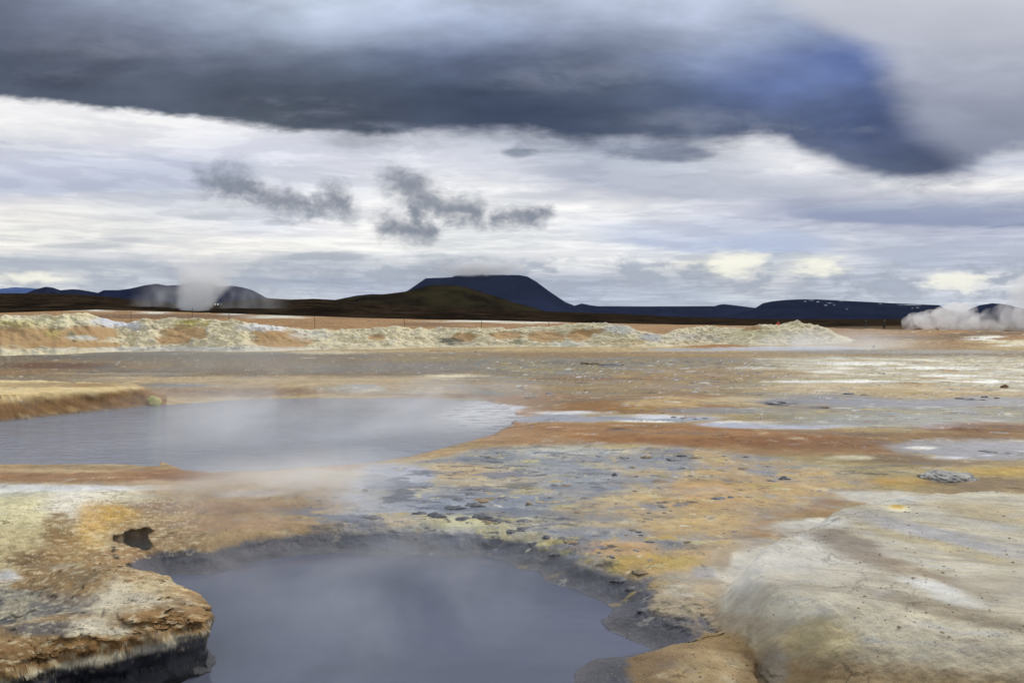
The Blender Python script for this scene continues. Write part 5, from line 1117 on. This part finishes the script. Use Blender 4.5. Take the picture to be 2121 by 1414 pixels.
# ------------------------------------------------------------------ the car on the far road, headlights on
def car(px, py, D):
    z = H - (py - HZ) * D / F - .72
    root = bpy.data.objects.new('car', None); COL.objects.link(root); root.location = ((px - CX) / F * D, D, z); root.rotation_euler.z = math.radians(-4)
    paint = simple_mat('dark_car_paint', (.03, .03, .035), .35, .08, 5); glass = simple_mat('dark_glass', (.01, .012, .015), .08, .05, 5); rub = simple_mat('tyre_rubber', (.015, .015, .015), .9, .2, 30); met = simple_mat('wheel_metal', (.4, .4, .42), .35, .1, 20, metal=1.0); lamp = simple_mat('headlamp_glow', (.9, .88, .8), .3, 0, 5, emit=(1, .93, .8, 4)); trim = simple_mat('bumper_plastic', (.02, .02, .02), .6, .1, 20)
    def loft(name, prof, wid, mat, parent):       # prof: (y, z) outline seen from the side, nose towards -y
        bm = bmesh.new(); n_ = len(prof); sides = []
        for k, s in enumerate((-1, -.92, .92, 1)):
            sides.append([bm.verts.new((s * wid(z_) , y_ * (.985 if abs(s) == 1 else 1), z_ if abs(s) < 1 else z_ * .99 + .006)) for y_, z_ in prof])
        for a, b in zip(sides, sides[1:]):
            for i in range(n_): bm.faces.new((a[i], a[(i + 1) % n_], b[(i + 1) % n_], b[i]))
        bm.faces.new(sides[0]); bm.faces.new(sides[-1][::-1])
        bmesh.ops.recalc_face_normals(bm, faces=bm.faces)
        bmesh.ops.bevel(bm, geom=list(bm.edges), offset=.02, segments=1, affect='EDGES')
        m_ = bpy.data.meshes.new(name); bm.to_mesh(m_); bm.free(); return linkm(name, m_, mat, parent)
    loft('body', [(-2.2, .42), (-2.24, .62), (-2.18, .92), (-1.9, 1.02), (-1.0, 1.08), (-.45, 1.62), (-.2, 1.70), (1.5, 1.68), (2.0, 1.60), (2.16, 1.10), (2.2, .70), (2.16, .42), (1.75, .36), (-1.75, .36)], lambda z_: .92 if z_ < 1.1 else .92 - .28 * (z_ - 1.1), paint, root)
    def quad(name, pts, mat):
        bm = bmesh.new(); f = bm.faces.new([bm.verts.new(p) for p in pts]); r_ = bmesh.ops.extrude_face_region(bm, geom=[f]); nv = [v for v in r_['geom'] if isinstance(v, bmesh.types.BMVert)]
        f.normal_update(); nrm = f.normal.copy(); bmesh.ops.translate(bm, verts=nv, vec=nrm * .02); bmesh.ops.recalc_face_normals(bm, faces=bm.faces)
        m_ = bpy.data.meshes.new(name); bm.to_mesh(m_); bm.free(); return linkm(name, m_, mat, root)
    quad('windscreen', [(-.74, -.985, 1.10), (.74, -.985, 1.10), (.66, -.475, 1.58), (-.66, -.475, 1.58)], glass)
    for s in (-1, 1):
        quad('side_window', [(s * .905, -.6, 1.16), (s * .905, 1.7, 1.16), (s * .80, 1.6, 1.55), (s * .80, -.3, 1.55)], glass)
        bm = bmesh.new(); bmesh.ops.create_uvsphere(bm, u_segments=16, v_segments=8, radius=.13); bmesh.ops.scale(bm, verts=bm.verts, vec=(1.3, .5, .9)); m_ = bpy.data.meshes.new('headlight'); bm.to_mesh(m_); bm.free()
        h = linkm('headlight', m_, lamp, root); h.location = (s * .66, -2.19, .80)
    bm = bmesh.new(); bmesh.ops.create_cube(bm, size=1); bmesh.ops.scale(bm, verts=bm.verts, vec=(1.78, .16, .22)); bmesh.ops.bevel(bm, geom=list(bm.edges), offset=.05, segments=2, affect='EDGES'); m_ = bpy.data.meshes.new('bumper'); bm.to_mesh(m_); bm.free(); b_ = linkm('bumper', m_, trim, root); b_.location = (0, -2.24, .5)
    for sx in (-1, 1):
        for yy_ in (-1.38, 1.38):
            w = bpy.data.objects.new('wheel', None); COL.objects.link(w); w.parent = root; w.location = (sx * .82, yy_, .36)
            bm = bmesh.new(); n_, m2 = 20, 8; rr = []
            for i in range(n_):
                a = i * math.tau / n_; rr.append([bm.verts.new((.11 * math.cos(j * math.tau / m2), (.28 + .08 * math.sin(j * math.tau / m2)) * math.cos(a), (.28 + .08 * math.sin(j * math.tau / m2)) * math.sin(a))) for j in range(m2)])
            for i in range(n_):
                for j in range(m2): bm.faces.new((rr[i][j], rr[(i + 1) % n_][j], rr[(i + 1) % n_][(j + 1) % m2], rr[i][(j + 1) % m2]))
            m_ = bpy.data.meshes.new('tyre'); bm.to_mesh(m_); bm.free(); linkm('tyre', m_, rub, w)
            bm = bmesh.new(); bmesh.ops.create_cone(bm, cap_ends=True, segments=16, radius1=.23, radius2=.2, depth=.16, matrix=Matrix.Rotation(math.pi / 2, 4, 'Y')); m_ = bpy.data.meshes.new('rim'); bm.to_mesh(m_); bm.free(); linkm('rim', m_, met, w)
    tag(root, 'dark car with both headlights on, driving across the far heath', 'car'); return root
car(452.5, 631, 400)

# ------------------------------------------------------------------ steam
def steam_mat(name, dens, scale, lo, hi, stretch=(1, 1, 1), height=None, rim=None, step=1.0, aniso=.1, det=4, color=(.97, .97, .98)):
    m, n = material(name)
    tc = n.new('ShaderNodeTexCoord'); pos = n.new('ShaderNodeNewGeometry').outputs['Position']; gen = tc.outputs['Object']
    v = n.vm('MULTIPLY', pos, stretch)
    f = n.noise(v, scale, det, .58, .35)
    d = n.step(lo, hi, f)
    x, y, z = n.sep(gen)                         # object space: the hull spans -1..1 in x and y, 0..1 in z
    r = n.m('SQRT', n.add(n.mul(x, x), n.mul(y, y)))
    d = n.mul(d, n.step(1.0, .05, r))
    d = n.mul(d, n.mul(n.step(1.0, .15 if height is None else height, z), n.step(0.0, .06, z)))
    vs = n.new('ShaderNodeVolumeScatter'); vs.inputs['Color'].default_value = tuple(color) + (1,); vs.inputs['Anisotropy'].default_value = aniso
    n.put(vs.inputs['Density'], n.mul(d, dens))
    o = n.new('ShaderNodeOutputMaterial'); n.t.links.new(vs.outputs[0], o.inputs['Volume'])
    m.cycles.volume_step_rate = step
    return m
def mist(name, cen, rx, ry, h, rot, mat, label, kind='stuff', cat='steam'):
    """a low bank of drifting vapour: a rounded lens of real depth lying on the ground"""
    bm = bmesh.new(); bmesh.ops.create_icosphere(bm, subdivisions=4, radius=1.0)
    for v in bm.verts:
        z = max(v.co.z, 0.0); k = 1.0
        v.co = Vector((v.co.x * k, v.co.y * k, z))
    me = bpy.data.meshes.new(name); bm.to_mesh(me); bm.free(); me.materials.append(mat)
    o = bpy.data.objects.new(name, me); COL.objects.link(o); o.location = cen; o.scale = (rx, ry, h); o.rotation_euler.z = rot
    tag(o, label, cat, kind=kind); return o
if STEAM:
    c = at(720, 880, ZB); mist('steam', (c[0], c[1] + .3, ZB + .01), 4.8, 5.4, 1.0, .1, steam_mat('pool_steam', .85, .38, .42, .72, (1, .8, 1.6), step=1.0), 'thin steam drifting off the rippled back pool')
    c = at(620, 1030, 0); mist('steam', (c[0], c[1], -.02), 1.7, 1.7, .5, -.2, steam_mat('shore_steam', 2.2, .9, .34, .78, (1, .8, 1.5), step=1.0), 'thin steam drifting over the pink shore between the pools')
    c = at(830, 1250, ZF); mist('steam', (c[0], c[1], ZF + .01), 1.9, 2.1, .45, 0, steam_mat('front_steam', .85, .8, .40, .74, (1, .8, 1.4), step=1.0), 'faint steam hanging over the still front pool')
    c = at(1860, 1250, .22); mist('steam', (c[0], c[1], .12), 1.45, .75, .42, -.35, steam_mat('mound_steam', 3.4, 1.6, .38, .80, (.7, 1.4, 1.5), step=1.0), 'pale steam creeping across the clay mound')
    c = at(1690, 722, 0); mist('steam', (c[0] + 1.5, c[1] - .5, 0), 7.0, 4.0, 1.5, 0, steam_mat('ridge_steam', .45, .35, .30, .72, (1, .6, 1), step=1.0), 'soft steam at the low end of the sulphur ridge')
    c = at(620, 770, 0); mist('steam', (c[0], c[1], 0), 9, 6, 1.2, 0, steam_mat('flat_steam', .10, .3, .30, .75, (1, .6, 1), step=1.0), 'faint steam over the grey flats below the ridge')

def plume(name, D, blobs, mat, label, vox, seed):
    """billowing vapour: many puffs at a true distance merged into one closed hull"""
    bm = bmesh.new()
    for i, (px, py, r, dy) in enumerate(blobs):
        y = D + dy; c_ = Vector(((px - CX) / F * y, y, H - (py - HZ) * y / F)); R = r / F * y
        bmesh.ops.create_icosphere(bm, subdivisions=3, radius=R, matrix=Matrix.Translation(c_))
    me = bpy.data.meshes.new(name); bm.to_mesh(me); bm.free()
    o = bpy.data.objects.new(name, me); COL.objects.link(o)
    md = o.modifiers.new('r', 'REMESH'); md.mode = 'VOXEL'; md.voxel_size = vox
    dg = bpy.context.evaluated_depsgraph_get(); m2 = bpy.data.meshes.new_from_object(o.evaluated_get(dg)); m2.name = name
    n_ = len(m2.vertices); co_ = np.empty(n_ * 3, np.float32); m2.vertices.foreach_get('co', co_); nn = np.empty(n_ * 3, np.float32); m2.vertices.foreach_get('normal', nn); co_ = co_.reshape(-1, 3); nn = nn.reshape(-1, 3)
    q = fbm(co_[:, 0] + .7 * co_[:, 1], co_[:, 2] + .4 * co_[:, 1], .9 / (vox * 8), 4, seed, ridged=True)
    co_ = co_ + nn * (q * vox * 2.2)[:, None]; m2.vertices.foreach_set('co', co_.astype(np.float32).ravel()); m2.update()
    for p in m2.polygons: p.use_smooth = True
    bpy.data.objects.remove(o); bpy.data.meshes.remove(me)
    m2.materials.clear(); m2.materials.append(mat)
    o = bpy.data.objects.new(name, m2); COL.objects.link(o); tag(o, label, 'steam plume'); return o
def plume_mat(name, dens, scale, lo, hi, step=1.0, zfade=None):
    m, n = material(name); pos = n.new('ShaderNodeNewGeometry').outputs['Position']
    f = n.noise(pos, scale, 5, .6, .5); d = n.add(.04, n.step(lo, hi, f))
    if zfade: d = n.mul(d, n.step(zfade[1], zfade[0], n.sep(pos)[2]))
    vs = n.new('ShaderNodeVolumeScatter'); vs.inputs['Color'].default_value = (.97, .96, .97, 1); vs.inputs['Anisotropy'].default_value = .15
    n.put(vs.inputs['Density'], n.mul(d, dens)); o = n.new('ShaderNodeOutputMaterial'); n.t.links.new(vs.outputs[0], o.inputs['Volume']); m.cycles.volume_step_rate = step; return m
if STEAM:
    def column(label, D, px0, py0, px1, py1, w0, w1_, dens, seed):
        """a rising column: an ellipsoid hull around an analytic, noise-torn core"""
        k = D / F; x0, x1_ = (px0 - CX) * k, (px1 - CX) * k; z0, z1_ = H - (py0 - HZ) * k, H - (py1 - HZ) * k; w0, w1_ = w0 * k, w1_ * k
        m, n = material('column_steam'); pos = n.new('ShaderNodeNewGeometry').outputs['Position']; x, y, z = n.sep(pos)
        t = n.m('DIVIDE', n.sub(z, z0), z1_ - z0); tc = n.m('MAXIMUM', t, 0.0)
        nz = n.sub(n.noise(n.vm('ADD', pos, (seed, 0, 0)), .10, 6, .62, .6), .5)
        xc = n.add(n.add(x0, n.mul(tc, x1_ - x0)), n.mul(nz, n.mul(tc, 6.0))); w = n.add(w0, n.mul(n.m('POWER', tc, .7), w1_ - w0))
        r = n.div(n.m('SQRT', n.add(n.m('POWER', n.sub(x, xc), 2), n.m('POWER', n.sub(y, D), 2))), w)
        r = n.add(r, n.mul(nz, 2.4))
        d = n.mul(n.step(1.15, .15, r), n.mul(n.step(1.02, .40, t), n.step(-.03, .06, t)))
        vs = n.new('ShaderNodeVolumeScatter'); vs.inputs['Color'].default_value = (.97, .965, .97, 1); vs.inputs['Anisotropy'].default_value = .1
        n.put(vs.inputs['Density'], n.mul(d, dens)); oo = n.new('ShaderNodeOutputMaterial'); n.t.links.new(vs.outputs[0], oo.inputs['Volume'])
        bm = bmesh.new(); rings = []
        for i in range(13):
            q = i / 12; rr = (w0 + (w1_ - w0) * q ** .7) * 1.35 * (.35 + .65 * min(1, 4 * q + .3, 4 * (1 - q) + .25))
            rings.append([bm.verts.new((x0 + (x1_ - x0) * q + rr * math.cos(a_ * math.tau / 20), D + rr * math.sin(a_ * math.tau / 20), z0 + (z1_ - z0) * (q * 1.05 - .03))) for a_ in range(20)])
        for A_, B_ in zip(rings, rings[1:]):
            for i in range(20): bm.faces.new((A_[i], A_[(i + 1) % 20], B_[(i + 1) % 20], B_[i]))
        bm.faces.new(rings[0][::-1]); bm.faces.new(rings[-1])
        me = bpy.data.meshes.new('steam_plume'); bm.to_mesh(me); bm.free(); me.materials.append(m)
        o = bpy.data.objects.new('steam_plume', me); COL.objects.link(o); tag(o, label, 'steam plume')
    column('white steam column rising in front of the long blue hill', 300, 400, 650, 432, 532, 19, 74, .36, 3.0)
    for px_, lab, rx_, sd in ((345, 'thin grey wisp leaning left of the white steam column', 17, 0), (505, 'thin grey wisp drifting right of the white steam column', 20, 0)):
        mm = steam_mat('wisp_steam', .08, .085, .36, .70, (1, 1, .8), height=.25)
        mist('steam_plume', ((px_ - CX) / F * 322, 322, H - (641 - HZ) * 322 / F), rx_, 9, 13, 0, mm, lab, kind='thing', cat='steam plume')
    plume('steam_plume', 150, [(1880, 670, 11, 0), (1895, 664, 13, 0), (1912, 664, 15, 1), (1930, 660, 17, 0), (1950, 656, 19, 0), (1958, 668, 16, 2), (1975, 650, 21, 0), (1992, 664, 20, 0), (2002, 648, 19, 1), (1985, 672, 14, 2), (1925, 674, 12, 2), (2012, 668, 15, 0)], plume_mat('billow_steam', .62, .50, .30, .66), 'dense white steam billowing low behind the orange slope', .28, 421)
    plume('steam_plume', 145, [(2030, 668, 17, 0), (2052, 662, 19, 0), (2078, 656, 22, 0), (2098, 662, 24, 1), (2060, 674, 16, 0), (2116, 642, 26, 0), (2130, 620, 36, 0), (2150, 600, 40, 0), (2140, 655, 34, 2), (2180, 640, 44, 0), (2132, 592, 24, 0), (2200, 580, 60, 2)], plume_mat('tall_steam', .34, .36, .32, .70, zfade=(5, 13)), 'taller white steam cloud climbing out past the rounded hill', .32, 431)

if STEAM:
    D_ = 11400; k_ = D_ / F; m, n = material('cap_cloud'); tc = n.new('ShaderNodeTexCoord').outputs['Object']; pos = n.new('ShaderNodeNewGeometry').outputs['Position']
    ln = n.new('ShaderNodeVectorMath', operation='LENGTH'); n.put(ln.inputs[0], tc)
    nz = n.noise(n.vm('MULTIPLY', pos, (1, .5, 2.0)), .0055, 6, .62, .4)
    d = n.step(1.0, .25, n.add(ln.outputs['Value'], n.mul(n.sub(nz, .5), 1.5)))
    d = n.mul(d, n.step(1.0, .85, ln.outputs['Value']))
    vs = n.new('ShaderNodeVolumeScatter'); vs.inputs['Color'].default_value = (.80, .83, .88, 1); n.put(vs.inputs['Density'], n.mul(d, .009)); oo = n.new('ShaderNodeOutputMaterial'); n.t.links.new(vs.outputs[0], oo.inputs['Volume']); m.cycles.volume_step_rate = .6
    bm = bmesh.new(); bmesh.ops.create_icosphere(bm, subdivisions=4, radius=1.0); me = bpy.data.meshes.new('cloud'); bm.to_mesh(me); bm.free(); me.materials.append(m)
    o = bpy.data.objects.new('cloud', me); COL.objects.link(o); o.location = ((992 - CX) * k_, D_, H - (554 - HZ) * k_); o.scale = (112 * k_, 420, 22 * k_); tag(o, 'ragged grey cloud cap resting on the table mountain', 'cloud', kind='stuff')
# the far air
if HAZE:
    bm = bmesh.new(); bmesh.ops.create_cube(bm, size=1.0); me = bpy.data.meshes.new('haze'); bm.to_mesh(me); bm.free()
    m, n = material('air'); v = n.new('ShaderNodeVolumePrincipled'); v.inputs['Color'].default_value = (.62, .76, 1, 1); v.inputs['Density'].default_value = HAZE; v.inputs['Anisotropy'].default_value = .2
    oo = n.new('ShaderNodeOutputMaterial'); n.t.links.new(v.outputs[0], oo.inputs['Volume']); me.materials.append(m)
    o = bpy.data.objects.new('haze', me); COL.objects.link(o); o.location = (0, 12000, 500); o.scale = (40000, 26000, 1100); tag(o, 'clear bluish air between the field and the far hills', 'haze', kind='stuff')
